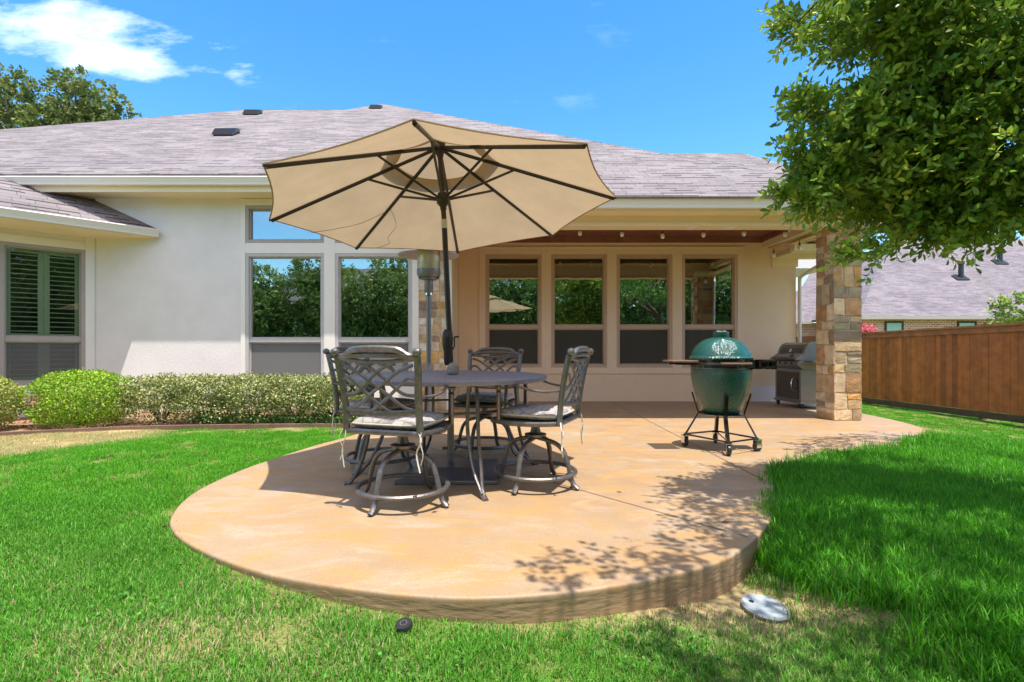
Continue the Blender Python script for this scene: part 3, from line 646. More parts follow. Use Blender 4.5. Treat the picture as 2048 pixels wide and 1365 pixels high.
# pier between: returns, side walls
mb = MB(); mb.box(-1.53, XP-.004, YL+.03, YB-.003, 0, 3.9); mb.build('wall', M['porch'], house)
mb = MB(); mb.box(XR-.16, XR, YB+.16, 22, -.3, 3.0); mb.box(-15, XR, 22, 22.16, -.3, 4); mb.box(-15.16, -15, 9.3, 22, -.3, 4); mb.build('wall', M['stucco'], house)
# bay wall (45 degrees)
BM = Matrix.Translation((-7.46, YL, 0)) @ Matrix.Rotation(R(45), 4, 'Z')     # local x runs along the bay wall toward the corner, outward is -y
s2 = math.sqrt(2); b0, b1 = -.88*s2, -.099*s2
mb = MB(); wall_with_holes(mb, -4.2, 0, -.04, 3.35, 0, .16, [(b0, b1, .5, 2.905)], mtx=BM); mb.build('wall', M['stucco'], house)
mb = MB(); mb.box(-4.2, -.0, -.045, 0, .30, .38, mtx=BM); mb.box(-4.2, 0, -.012, 0, .0, .3, mtx=BM); mb.build('wall_base', M['trim'], house)
mb = MB(); mb.box(-4.2, .03, -.07, .02, -.14, -.045, mtx=BM); mb.box(-7.5, -1.6, YL-.07, YL+.05, -.14, -.045); mb.build('footing', M['ledge'], house)
# dark rooms behind the glass
mb = MB()
mb.box(-7.2, -.95, 12.6, 12.7, -.1, 3.9); mb.box(-7.2, -.95, YL+.17, 12.6, -.12, -.02); mb.box(-7.2, -.95, YL+.17, 12.6, 3.86, 3.9); mb.box(-7.2, -7.1, YL+.3, 12.6, 0, 3.85)
mb.box(-.9, XR-.17, 14.2, 14.3, 0, 3.6); mb.box(-.9, XR-.17, YB+.17, 14.2, -.06, 0); mb.box(-.9, XR-.17, YB+.17, 14.2, 3.55, 3.6); mb.box(-1.05, -1.0, YL+.2, 14.2, 0, 3.8)
mb.box(-4.2, .1, 1.2, 1.3, 0, 3.3, mtx=BM); mb.box(-4.2, .1, .17, 1.2, -.1, 0, mtx=BM); mb.box(-4.2, .1, .17, 1.2, 3.3, 3.34, mtx=BM)
mb.build('interior', M['dark_room'], house)
# trims
def frame_boxes(mb, x0, x1, z0, z1, wd, y0, y1, mtx=None):
    mb.box(x0, x1, y0, y1, z1-wd, z1, mtx=mtx); mb.box(x0, x1, y0, y1, z0, z0+wd, mtx=mtx)
    mb.box(x0, x0+wd, y0, y1, z0+wd, z1-wd, mtx=mtx); mb.box(x1-wd, x1, y0, y1, z0+wd, z1-wd, mtx=mtx)
mb = MB(); xa = xl(483)
mb.box(xa, -4.70, YL-.03, YL, .0, 3.86); mb.box(-3.26, -3.06, YL-.03, YL, .0, 3.86); mb.box(-1.65, -1.53, YL-.03, YL, 0, 3.86)
for a, b in ((-4.70, -3.26), (-3.06, -1.65)):
    mb.box(a, b, YL-.027, YL, 2.863, 3.05); mb.box(a, b, YL-.027, YL, 3.74, 3.86); mb.box(a, b, YL-.027, YL, .0, .47)
mb.box(XP-.10, XP+.0, YL-.03, YL+.03, 0, 3.86)
mb.build('trim', M['trim'], house, bevel=.004)
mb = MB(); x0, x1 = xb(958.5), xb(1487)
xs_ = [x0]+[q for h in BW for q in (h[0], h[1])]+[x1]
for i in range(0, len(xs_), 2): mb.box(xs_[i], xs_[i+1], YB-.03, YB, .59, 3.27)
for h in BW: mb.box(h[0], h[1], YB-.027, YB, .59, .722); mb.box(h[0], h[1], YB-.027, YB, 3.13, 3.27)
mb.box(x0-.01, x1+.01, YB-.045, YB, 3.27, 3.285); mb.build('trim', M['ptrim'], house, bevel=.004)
mb = MB(); mb.box(b0-.13, b0, -.025, 0, .38, 3.04, mtx=BM); mb.box(b1, -.01, -.025, 0, .38, 3.3, mtx=BM); mb.box(b0, b1, -.022, 0, 2.905, 3.04, mtx=BM); mb.box(b0, b1, -.022, 0, .38, .5, mtx=BM); mb.build('trim', M['trim'], house, bevel=.004)

def window(x0, x1, z0, z1, y, fm, rail=None, screen=True, mtx=None, label=None, shade=0, glass='glass', fw=.06, shutters=False, parent=house, gl_off=.06, scr='screen'):
    mb = MB(); frame_boxes(mb, x0, x1, z0, z1, fw, y-.02, y+.10, mtx)
    if rail: mb.box(x0+fw, x1-fw, y-.004, y+.10, rail[0], rail[1], mtx=mtx)
    mb2 = fw+.022
    frame_boxes(mb, x0+fw, x1-fw, (rail[1] if rail else z0+fw), z1-fw, .022, y+.02, y+.09, mtx)
    if rail: frame_boxes(mb, x0+fw, x1-fw, z0+fw, rail[0], .022, y+.03, y+.095, mtx)
    o = mb.build('window', fm, parent, bevel=.003, label=label)
    def pane(za, zb, nm='pane', yy=gl_off, m=M[glass]):
        q = MB(); q.box(x0+fw+.022, x1-fw-.022, y+yy, y+yy+.006, za, zb, mtx=mtx); return q.build(nm, m, o)
    if rail:
        pane(rail[1]+.022, z1-fw-.022); pane(z0+fw+.022, rail[0]-.022)
        if screen: pane(z0+fw+.023, rail[0]-.023, 'screen', .038, M['screen_thin' if shutters else scr])
    else: pane(z0+fw+.022, z1-fw-.022)
    if shade:
        q = MB(); zt = z1-fw; zb = zt-shade
        for i in range(14):
            a = zb+.12+(zt-zb-.12)*i/14; q.box(x0+fw+.03, x1-fw-.03, y+.16, y+.172+.006*(i % 2), a, a+(zt-zb-.12)/14, mtx=mtx)
        q.build('roman_shade', M['shade'], o)
        q = MB(); q.box(x0+fw+.03, x1-fw-.03, y+.155, y+.18, zb, zb+.115, mtx=mtx)
        for fx in (.25, .75): xx = x0+(x1-x0)*fx; q.tube([mtx @ Vector((xx, y+.145, zb-.04)) if mtx else (xx, y+.145, zb-.04), mtx @ Vector((xx, y+.145, zb+.16)) if mtx else (xx, y+.145, zb+.16)], .004, 5)
        q.build('shade_hem', M['shadew'], o)
    if shutters:
        q = MB(); xm = (x0+x1)/2
        for a, b in ((x0+fw, xm-.002), (xm+.002, x1-fw)):
            for za, zb in ((rail[1]-.02, z1-fw), (z0+fw, rail[0]+.06)):
                frame_boxes(q, a, b, za, zb, .075, y+.13, y+.16, mtx)
                k = int((zb-za-.15)/.078)
                for i in range(k):
                    zc = za+.075+(i+.5)*(zb-za-.15)/k; xa_, xb_ = a+.075, b-.075
                    vs = [(xa_, y+.125, zc-.006), (xb_, y+.125, zc-.006), (xb_, y+.175, zc-.006+.05*(zc-1.1)/10), (xa_, y+.175, zc-.006+.05*(zc-1.1)/10), (xa_, y+.125, zc+.007), (xb_, y+.125, zc+.007), (xb_, y+.175, zc+.007+.05*(zc-1.1)/10), (xa_, y+.175, zc+.007+.05*(zc-1.1)/10)]
                    q.add(vs, [(0, 1, 2, 3), (4, 5, 6, 7), (0, 1, 5, 4), (2, 3, 7, 6)], mtx)
        q.build('shutters', M['shutter'], o)
    return o
window(*LW[0], YL, M['framew'], rail=(1.235, 1.31), label='tall grey framed window left of the umbrella', shade=.42)
window(*LW[1], YL, M['framew'], rail=(1.235, 1.31), label='tall grey framed window beside the stone pier', shade=.42)
window(*LW[2], YL, M['frame'], label='short transom window reflecting blue sky')
window(*LW[3], YL, M['frame'])
for i, h in enumerate(BW): window(*h, YB, M['framep'], rail=(1.546, 1.62), shade=.36, scr='screen_shaded')
window(b0, b1, .5, 2.905, 0, M['frame'], rail=(1.235, 1.325), mtx=BM, shutters=True, glass='glassbay', label='bay window with louvred shutters behind the glass')
# soffits, ceiling, lintel
EY, EZ, SL = 7.40, 3.33, .60
def roofz(y): return EZ+SL*(y-EY)
EL = 8.75; EF = 7.53; JX = -1.45; RX = 5.8
mb = MB(); mb.box(-16, JX, EL, YL, 3.87, 3.9); mb.box(-16, JX, EL-.02, EL+.01, 3.83, 4.0); mb.box(-7.6, JX, YL-.035, YL-.001, 3.70, 3.868) if False else None
mb.box(JX, JX+.04, EF, EL, 3.14, 3.9)
mb.box(JX, RX, EF, 7.82, 3.18, 3.21); mb.box(JX, RX, EF-.02, EF+.01, 3.15, 3.33); mb.box(RX-.01, RX+.02, EF, 12, 3.15, 3.33)
mb.box(-.925, 5.52, 8.10, 8.22, 3.37, 3.40); mb.box(5.70, RX, 7.82, 10.2, 3.18, 3.21)
mb.build('soffit', M['soffit'], house, bevel=.003)
mb = MB(); mb.box(-1.05, 5.60, 7.82, 8.10, 3.02, 3.40); mb.box(-1.2, -.93, 8.10, YL+.02, 3.02, 3.4)
mb.box(-1.06, 5.61, 7.81, 7.82, 3.02, 3.075); mb.box(5.10, 5.62, 7.79, 8.32, 3.022, 3.16)
mb.box(5.52, 5.70, 8.10, YB, 3.25, 3.6); mb.box(5.70, 6.75, 8.6, YB, 3.25, 3.28)
mb.build('beam', M['soffit'], house, bevel=.004)
mb = MB(); mb.box(-.93, 5.52, 8.10, YB, 3.50, 3.53); mb.box(-.925, 5.519, YB-.03, YB-.001, 3.375, 3.5); mb.box(5.49, 5.519, 8.1, YB-.03, 3.385, 3.5); mb.box(-.925, 5.49, 8.101, 8.13, 3.40, 3.5)
mb.build('ceiling', M['brown'], house)
# small eave right of the porch wall
mb = MB(); mb.box(5.72, 6.62, 10.05, YB, 3.02, 3.05); mb.box(5.72, XR+.03, YB-.03, YB-.001, 2.86, 3.02); mb.box(5.72, 6.62, 10.03, 10.06, 3.02, 3.14); mb.build('soffit', M['soffit'], house)
GP = [(0, 0), (0, .13), (-.012, .135), (-.118, .135), (-.125, .12), (-.118, .105), (-.105, .08), (-.085, .035), (-.08, 0)]
def gutter(x0, x1, y, z, mtx=None):
    q = MB(); q.prism([(y+a, z+b) for a, b in GP], x0, x1, mtx=mtx); return q.build('gutter', M['gutter'], house, bevel=.003)
gutter(-16, JX-.02, EL-.022, 3.93); gutter(JX-.1, RX+.10, EF-.022, 3.19)
gutter(-12, -5, 0, 0, mtx=Matrix.Translation((RX+.022, 0, 3.19)) @ Matrix.Rotation(R(90), 4, 'Z')) if False else None
q = MB(); q.prism([(a, b) for a, b in GP], 7.54, 12, mtx=Matrix.Translation((RX+.022, 0, 3.19)) @ Matrix.Rotation(R(90), 4, 'Z')); q.build('gutter', M['gutter'], house)
gutter(5.74, 6.66, 10.03, 3.05)
mb = MB(); pth = spl([(5.93, 7.36, 3.22), (5.95, 7.40, 3.10), (5.90, 7.55, 2.98), (5.62, 8.2, 2.86), (5.56, 8.34, 2.80), (5.54, 8.36, 2.6), (5.54, 8.36, .1)], 5); mb.tube(pth, .045, 8, flat=.7)
mb.build('downspout', M['gutter'], house, smooth=True)
mb = MB(); pth = spl([(6.56, 9.98, 3.08), (6.55, 10.0, 2.97), (6.50, 10.05, 2.90), (6.31, 10.55, 2.68), (6.285, 10.66, 2.6), (6.285, 10.68, 2.4), (6.285, 10.68, 0.0)], 5); mb.tube(pth, .045, 8, flat=.8)
mb.build('downspout', M['gutter'], house, smooth=True)
# bay roof and gutter
sb_ = .64
BE = -.85         # eave overhang, bay local -y
def bayp(x, d): return BM @ Vector((x, BE+d, 3.29+sb_*d))     # d: distance up slope in plan
ex = (BM.inverted() @ Vector((-6.29, 9.215, 0))).x
wx = (BM.inverted() @ Vector((-7.556, 9.25, 0))).x
mb = MB(); mb.poly([bayp(-4.4, 0), bayp(ex, 0), bayp(ex-.02, .05), bayp(wx+.03, .917), bayp(wx-.2, 1.28), bayp(-4.4, 1.28)], th=.03)
mb.build('roof', M['shingle_bay'], house, label='small lower shingle roof over the bay')
mb = MB(); mb.box(-4.4, ex-.03, BE-.01, 0, 3.135, 3.16, mtx=BM); mb.box(-4.4, ex-.02, BE, BE+.025, 3.16, 3.27, mtx=BM); mb.build('soffit', M['soffit'], house)
q = MB(); q.prism([(BE+a, 3.145+b) for a, b in GP], -4.4, ex+.0, mtx=BM); q.build('gutter', M['gutter'], house, bevel=.003)
q = MB(); q.box(-3.0, -1.93, BE-.03, BE-.02, 3.28, 3.36, mtx=BM); q.box(-1.94, -1.93, BE-.03, BE+.1, 3.28, 3.36, mtx=BM); q.build('splash_guard', M['white'], house)
# main roof
def rp(px, py):
    k = (HY-py)/FPX; Y = (EZ-CAMH-SL*EY)/(k-SL); return Vector(((px-CX)/FPX*Y, Y, roofz(Y)))
A0 = rp(765, 210); A1 = rp(690, 222.5); A2 = rp(490, 222); A3 = rp(0, 262)
fr = [(-16, EL-.09, roofz(EL-.09)), (JX, EL-.09, roofz(EL-.09)), (JX, EY-.04, roofz(EY-.04)), (RX+.05, EY-.04, roofz(EY-.04)), A0, A1, A2, A3, (-19, 11.2, roofz(11.2))]
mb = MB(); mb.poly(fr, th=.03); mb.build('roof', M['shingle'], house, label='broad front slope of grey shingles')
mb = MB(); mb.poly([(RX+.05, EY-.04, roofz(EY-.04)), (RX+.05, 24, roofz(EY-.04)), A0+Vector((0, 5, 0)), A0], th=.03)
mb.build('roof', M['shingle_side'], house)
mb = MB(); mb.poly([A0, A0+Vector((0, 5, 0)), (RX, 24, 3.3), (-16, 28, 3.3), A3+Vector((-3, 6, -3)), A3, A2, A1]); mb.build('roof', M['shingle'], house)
mb = MB()    # hip and ridge caps
for a, b in ((Vector(fr[3]), A0), (A0, A1), (A1, A2), (A2, A3), (A3, Vector(fr[8]))): mb.tube([a+Vector((0, 0, .01)), b+Vector((0, 0, .01))], .05, 6, flat=.5)
mb.build('ridge_cap', M['shingle'], house)
# rear wing roof
r0, r1 = W(1250, 309, 16), W(1487, 307, 16)
mb = MB(); zb = 5.2; c = r1+Vector((.75, -1.6, 0)); c.z = zb; d = r1+Vector((.75, 1.6, 0)); d.z = zb
e0 = Vector((r0.x-1, r1.y-3.3, r1.z-2.1*.95)); e1 = Vector((c.x+.25, r1.y-3.3, r1.z-2.1*.95))
mb.poly([e0, e1, r1, r0+Vector((-1, 0, 0))], th=.03); mb.poly([e1, Vector((e1.x, r1.y+3, e1.z)), r1], th=.03)
mb.build('roof', M['shingle'], house)
mb = MB(); mb.box(2, e1.x-.1, e1.y+.3, r1.y+2.5, 3.2, e1.z-.02); mb.build('wall', M['stucco'], house)
# box vents on the roof
def vent(px, py, s=1.0):
    p = rp(px, py); q = MB(); q.box(-.2*s, .2*s, -.2*s, .18*s, 0, .10*s)
    q.add([(-.22*s, -.24*s, .06*s), (.22*s, -.24*s, .06*s), (.22*s, .24*s, .09*s), (-.22*s, .24*s, .09*s), (-.15*s, -.16*s, .17*s), (.15*s, -.16*s, .17*s), (.15*s, .2*s, .13*s), (-.15*s, .2*s, .13*s)], [(0, 1, 2, 3), (4, 5, 6, 7), (0, 1, 5, 4), (1, 2, 6, 5), (2, 3, 7, 6), (3, 0, 4, 7)])
    o = q.build('roof_vent', M['vent'], house); o.location = p; o.rotation_euler = (math.atan(SL), 0, 0)
vent(455, 272, 1.15); vent(507, 231, 1.1); vent(752, 219, .95)

# stone work
PAL = [(.58, .32, .11), (.60, .42, .22), (.66, .50, .30), (.52, .30, .12), (.34, .25, .15), (.27, .20, .13), (.58, .40, .22), (.46, .26, .12), (.62, .50, .34), (.36, .28, .18)]
PALG = [(.38, .31, .18), (.33, .28, .17), (.47, .37, .21), (.42, .33, .20), (.58, .44, .27), (.30, .23, .14), (.52, .35, .18)]
def stones(mb, mtx, wd, h, z0=0, pal=PAL, jut=.014, seed=1, rowlo=.13, rowhi=.34):
    rd = random.Random(seed); z = z0
    while z < h-.02:
        rh = min(rd.uniform(rowlo, rowhi), h-z)
        if h-z-rh < .07: rh = h-z
        x = -wd/2; parts = []
        while x < wd/2-.01:
            w_ = rd.uniform(.12, .40); 
            if wd/2-x-w_ < .09: w_ = wd/2-x
            parts.append((x, min(x+w_, wd/2))); x += w_
        for a, b in parts:
            cells = [(z, z+rh)]
            if rh > .17 and rd.random() < .5: m_ = z+rh*rd.uniform(.4, .6); cells = [(z, m_), (m_, z+rh)]
            for za, zb in cells:
                g = .011; jd = jut*rd.uniform(.5, 1.3); c = rd.choice(pal); k = rd.uniform(.95, 1.35); c = tuple(q*k for q in c)
                J = lambda: rd.uniform(-.011, .011)
                xs = [a+g, (a+b)/2, b-g]; zs = [za+g, (za+zb)/2, zb-g]
                # bumpy face grid 3x3, plus skirt to wall
                P = []
                edge = (a <= -wd/2+.001, b >= wd/2-.001)
                for iz, zz in enumerate(zs):
                    for ix, xx in enumerate(xs):
                        dx = J() if not ((ix == 0 and edge[0]) or (ix == 2 and edge[1])) else 0
                        if ix == 0 and edge[0]: xx = a-.0+rd.uniform(-.012, .004)
                        if ix == 2 and edge[1]: xx = b+rd.uniform(-.004, .012)
                        P.append((xx+dx, -jd*(1.25 if (ix == 1 and iz == 1) else rd.uniform(.75, 1.1)), zz+J()))
                Bk = [(p[0], .03, p[2]) for p in (P[0], P[1], P[2], P[5], P[8], P[7], P[6], P[3])]
                F = [(0, 1, 4, 3), (1, 2, 5, 4), (3, 4, 7, 6), (4, 5, 8, 7)]
                rim = [0, 1, 2, 5, 8, 7, 6, 3]
                for i in range(8): F.append((rim[i], 9+i, 9+(i+1) % 8, rim[(i+1) % 8]))
                mb.add(P+Bk, F, mtx, c)
        z += rh
CXa, CXb, CYa, CYb = 5.15, 5.56, 7.84, 8.27
cc = ((CXa+CXb)/2, (CYa+CYb)/2); cw, cd = CXb-CXa, CYb-CYa
col_ = MB(); col_.box(CXa+.002, CXb-.002, CYa+.002, CYb-.002, 0, 3.02); column = col_.build('column', M['mortar'], house, label='square stone column at the porch corner')
mb = MB(); stones(mb, T(cc[0], CYa, 0), cw, 3.015, pal=PAL+PALG, seed=3); stones(mb, T(cc[0], CYb, 0, R(180)), cw, 3.015, seed=5)
stones(mb, T(CXa, cc[1], 0, R(-90)), cd, 3.015, pal=PAL, seed=8); stones(mb, T(CXb, cc[1], 0, R(90)), cd, 3.015, pal=PALG, seed=9)
mb.build('stone', M['stone'], column)
pm = MB(); pm.box(-1.53, XP-.101, YL-.005, YL+.06, 0, 3.86); pier = pm.build('stone_pier', M['mortar'], house, label='stone pier between the tall windows and porch')
mb = MB(); stones(mb, T((-1.53+XP-.101)/2, YL-.006, 0), abs(-1.53-XP+.101), 3.8, pal=[(.55, .44, .33), (.50, .36, .20), (.62, .52, .42), (.30, .21, .16), (.55, .33, .12), (.66, .58, .48)], seed=21, jut=.014); mb.build('stone', M['stone'], pier)
# crack and ledge line low on the right porch wall
mb = MB(); mb.box(5.3, XR-.02, YB-.012, YB-.001, 0.0, .33); mb.build('wall_base', M['stucco'], house)

# string lights
def string_light(name, pts, bulbs, label, drop=.10):
    t = thing(name, pts[0], 0, label, 'string light'); base = Vector(pts[0])
    q = MB(); q.tube([Vector(p)-base for p in spl(pts, 4)], .006, 5); q.build('cable', M['wire'], t)
    for b in bulbs:
        b = Vector(b)-base
        q = MB(); q.lathe([(.004, drop+.05), (.006, .055), (.016, .05), (.018, .01), (.012, 0)], 10, mtx=T(*b)); so = q.build('socket', M['wire'], t, smooth=True)
        q = MB(); q.lathe([(.008, -.095), (.028, -.085), (.040, -.05), (.036, -.018), (.016, .002)], 12, mtx=T(*b)); q.build('bulb', M['bulb'], so, smooth=True)
SY = 9.2
bl = [W(px, py-6, SY) for px, py in ((1160, 468), (1244, 470), (1325, 474), (1407, 471), (1488, 469), (1570, 470))]
pts = [Vector((-.5, SY, 3.485))]+[Vector((b.x, SY, b.z+.15)) for b in bl]+[Vector((5.47, SY, 3.47))]
string_light('string_light', pts, bl, 'string of small clear bulbs hanging under the brown porch ceiling')
pts = [(5.56, 10.6, 3.235), (5.57, 9.9, 3.225), (5.57, 9.0, 3.215), (5.40, 8.62, 3.17), (5.30, 8.36, 3.05)]
bl = [Vector((5.56, 10.35, 3.08)), Vector((5.56, 9.45, 3.05)), Vector((5.30, 8.42, 2.93))]
string_light('string_light', pts, bl, 'short black cable with bulbs running along the beam to the column', drop=.06)
q = MB(); q.tube([(5.86, 10.0, 3.205), (6.55, 10.0, 3.20)], .03, 8); tag(q.build('shade_roller', M['wire'], smooth=True), 'long thin black roller tube under the eave right of the porch wall', 'roller')
# recessed lights under the beam
for px in (1385, 1461):
    p = W(px, 451, 7.9); q = MB(); q.lathe([(.075, 0), (.07, -.012), (.05, -.016), (.0, -.016)], 20, mtx=T(p.x, 7.95, 3.02)); q.build('ceiling_light', M['white'], house, smooth=True)

# lamp seen through the window
t = thing('table_lamp', (4.75, 11.6, 0.75), 0, 'cream lamp with drum shade seen inside the right porch window', 'lamp')
q = MB(); q.lathe([(.19, .55), (.17, .95), (.165, .95), (.185, .55)], 24); q.build('lamp_shade', M['lampw'], t, smooth=True)
q = MB(); q.lathe([(.1, 0), (.1, .02), (.03, .05), (.06, .2), (.03, .38), (.012, .55), (.012, .8)], 16); q.build('lamp_base', M['white'], t, smooth=True)
q = MB(); q.box(4.4, 5.2, 11.4, 11.9, .70, .745)
for a, b in ((4.42, 11.42), (5.14, 11.42), (4.42, 11.84), (5.14, 11.84)): q.box(a, a+.05, b, b+.05, 0, .70)
tag(q.build('side_table', M['edging']), 'small dark side table under the lamp inside', 'table')

# ------------------------------------------------------------------ umbrella
UC = Vector((-.533, 4.551, 2.376)); UN = Vector((-.067, .056, .996)).normalized(); UR = 1.565; UA = .584; UAZ = 1.58
um = thing('patio_umbrella', (-.46, 4.52, 0), 0, 'tan octagonal patio umbrella standing open over the round table', 'umbrella'); ub = Vector((-.46, 4.52, 0))
uu = Vector((0, 1, 0)).cross(UN).normalized(); 
vv = UN.cross(uu).normalized()
_u = np.cross(np.array(UN), [0, 1, 0.]); _u = np.cross([0, 1., 0], np.array(UN)); _u = Vector(_u/np.linalg.norm(_u)); _v = UN.cross(_u)
tips = [UC-UR*(math.cos(UAZ+k*math.pi/4)*_u+math.sin(UAZ+k*math.pi/4)*_v) for k in range(8)]
apex = UC+UN*UA
def sec(k, t): return apex.lerp(tips[k % 8], t)
mb = MB(); ventR = .26
for k in range(8):
    G = []; nu, nv = 10, 6
    for i in range(nu+1):
        t = ventR+(1-ventR)*i/nu; a, b = sec(k, t), sec(k+1, t); row = []
        for j in range(nv+1):
            s = j/nv; p = a.lerp(b, s); w4 = 4*s*(1-s); ctr_ = apex.lerp(UC, t)
            p = p + (ctr_-p).normalized()*w4*.038*t*t*1.2 + UN*w4*.035*math.sin(math.pi*min(1, t))*(-.6)
            row.append(p-ub)
        G.append(row)
    V = [p for r_ in G for p in r_]; F = [(i*(nv+1)+j, i*(nv+1)+j+1, (i+1)*(nv+1)+j+1, (i+1)*(nv+1)+j) for i in range(nu) for j in range(nv)]
    mb.add(V, F)
can = mb.build('canopy', M['canopy'], um, smooth=True)
mb = MB()
for k in range(8):
    V = []; F = []; nu, nv = 5, 6
    for i in range(nu+1):
        t = .02+.33*i/nu
        for j in range(nv+1):
            s = j/nv; a, b = sec(k, t), sec(k+1, t); w4 = 4*s*(1-s); p = a.lerp(b, s)+UN*(.035+.02*w4*(1 if i == nu else .3)); V.append(p-ub)
    F = [(i*(nv+1)+j, i*(nv+1)+j+1, (i+1)*(nv+1)+j+1, (i+1)*(nv+1)+j) for i in range(nu) for j in range(nv)]
    mb.add(V, F)
mb.build('vent_flap', M['canopy'], can, smooth=True)
mb = MB()     # hem and pocket patches
for k in range(8):
    pts_ = []
    for j in range(9):
        s = j/8; p = tips[k].lerp(tips[(k+1) % 8], s); w4 = 4*s*(1-s); p = p+(UC-p).normalized()*w4*.0456; pts_.append(p-ub)
    mb.tube(pts_, .006, 5)
mb.build('hem', M['canopy'], can)
run = apex-UN*.50
for k in range(8):
    d = (tips[k]-apex); e = d.normalized(); off = -UN*.022
    q = MB(); q.tube([apex+off+e*.03-ub, tips[k]+off-e*.02-ub], .0165, 6); rib = q.build('rib', M['pole'], um)
    p1 = sec(k, .42)+off*1.4; q = MB(); q.tube([run+(tips[k]-UC).normalized()*.035-ub, p1-ub], .0115, 6); q.build('strut', M['pole'], rib)
    q = MB(); q.tube([tips[k]-e*.10+off*1.2-ub, tips[k]-e*.0+off*.6-ub], [.020, .012], 6, flat=.6); q.build('tip_pocket', M['pole'], rib)
q = MB(); q.lathe([(.03, .06), (.045, .05), (.045, .02), (.06, 0), (.055, -.04), (.03, -.07), (.028, -.1)], 20, mtx=Matrix.Translation(run-ub) @ UN.to_track_quat('Z', 'Y').to_matrix().to_4x4()); q.build('runner', M['pole'], um, smooth=True)
q = MB(); q.lathe([(.02, -.14), (.05, -.03), (.055, .02), (.03, .05), (.012, .09), (.004, .11)], 16, mtx=Matrix.Translation(apex-ub) @ UN.to_track_quat('Z', 'Y').to_matrix().to_4x4()); q.build('top_hub', M['pole'], um, smooth=True)
tl = apex-UN*.72
q = MB(); q.tube([(0, 0, .1), (.0, 0, .9), tl-ub], .025, 12); q.tube([tl-ub, apex-ub], .023, 12); pl = q.build('pole', M['pole'], um, smooth=True)
pd = (tl-ub).normalized()
q = MB(); q.tube([tl-ub-pd*.05, tl-ub+pd*.03], .0275, 12); q.build('collar', M['collar'], um, smooth=True)
cz = Vector((0, 0, 1.13)); cc_ = pd*(1.13/pd.z)
q = MB(); prof = [(.022, -.17), (.034, -.14), (.036, -.04), (.045, .0), (.05, .07), (.043, .13), (.024, .155)]
q.lathe(prof, 16, mtx=T(cc_.x, cc_.y, cc_.z)); ch = q.build('crank_box', M['pole'], um, smooth=True)
q = MB(); q.tube([cc_+Vector((.045, -.02, -.03)), cc_+Vector((.062, -.02, .0)), cc_+Vector((.062, -.02, .085))], .007, 6); q.tube([cc_+Vector((.062, -.02, .085)), cc_+Vector((.105, -.02, .087))], .008, 6); q.build('crank_handle', M['pole'], ch)
q = MB(); q.tube([(0, 0, .07), (-.005, 0, .42)], .031, 14); q.tube([(-.03, 0, .22), (-.075, 0, .22)], .014, 8); q.build('base_tube', M['metal'], um, smooth=True)
q = MB(); q.add([(-.42, -.42, 0), (.42, -.42, 0), (.42, .42, 0), (-.42, .42, 0), (-.42, -.42, .035), (.42, -.42, .035), (.42, .42, .035), (-.42, .42, .035), (-.16, -.16, .085), (.16, -.16, .085), (.16, .16, .085), (-.16, .16, .085)], [(0, 1, 2, 3), (0, 1, 5, 4), (1, 2, 6, 5), (2, 3, 7, 6), (3, 0, 4, 7), (4, 5, 9, 8), (5, 6, 10, 9), (6, 7, 11, 10), (7, 4, 8, 11), (8, 9, 10, 11)]); q.build('base_plate', M['heater_grey'], um, bevel=.008)
# a loose thread hanging from the canopy
k6, k5 = 5, 6
th = [sec(5, .55)+Vector((.02, -.02, -.03)), sec(5, .72).lerp(sec(6, .72), .25)-UN*.05, sec(5, .86).lerp(sec(6, .86), .45)-UN*.04, sec(5, .98).lerp(sec(6, .98), .6)-UN*.02]
q = MB(); q.tube([p-ub for p in spl(th, 6)], .0022, 4)
th = [sec(5, .55)+Vector((.02, -.02, -.03)), sec(5, .68).lerp(sec(4, .68), .22)-UN*.05, sec(5, .8).lerp(sec(4, .8), .2)-UN*.07, sec(5, .88).lerp(sec(4, .88), .26)-UN*.05, sec(5, .96).lerp(sec(4, .96), .18)-UN*.03]
q.tube([p-ub for p in spl(th, 6)], .0022, 4); q.build('thread', M['wire'], can)

# ------------------------------------------------------------------ table
TC = Vector((-.48, 4.48, 0)); TZ = .885; TR = .87
tb = thing('patio_table', TC, 0, 'round dark slate coloured cast metal table under the umbrella', 'table')
q = MB(); q.lathe([(.03, TZ-.012), (TR-.10, TZ-.012), (TR-.03, TZ-.045), (TR-.012, TZ-.05), (TR, TZ-.035), (TR+.002, TZ-.018), (TR-.01, TZ-.006), (TR-.05, TZ-.002), (TR-.06, TZ-.006), (.42, TZ-.004), (.40, TZ), (.03, TZ)], 72); q.build('tabletop', M['tabletop'], tb, smooth=True)
a0 = math.atan2(-.84, .372)
for k in range(4):
    a = a0+k*math.pi/2; c_, s_ = math.cos(a), math.sin(a); off = Vector((-s_, c_, 0))
    q = MB()
    for sg, prof in ((-1, [(.60, TZ-.02), (.56, .74), (.545, .6), (.56, .42), (.66, .2), (.78, .07), (.84, .03)]), (1, [(.63, TZ-.02), (.665, .74), (.68, .55), (.70, .38), (.745, .2), (.80, .07), (.86, .0)])):
        pth = spl([Vector((r*c_, r*s_, z))+off*sg*.018*(1 if z > .1 else .4)*(1 if sg < 0 else 1) for r, z in prof], 5)
        q.tube(pth, .021, 8, flat=.75)
    q.tube([Vector((.82*c_, .82*s_, .03)), Vector((.89*c_, .89*s_, .006))], .022, 8, flat=.8)
    q.build('leg', M['metal'], tb, smooth=True)
q = MB()
pts_ = [(.56*math.cos(a), .56*math.sin(a), .60) for a in np.linspace(0, 2*math.pi, 40, endpoint=False)]
q.tube(pts_, .011, 6, closed=True); q.build('stretcher', M['metal'], tb, smooth=True)
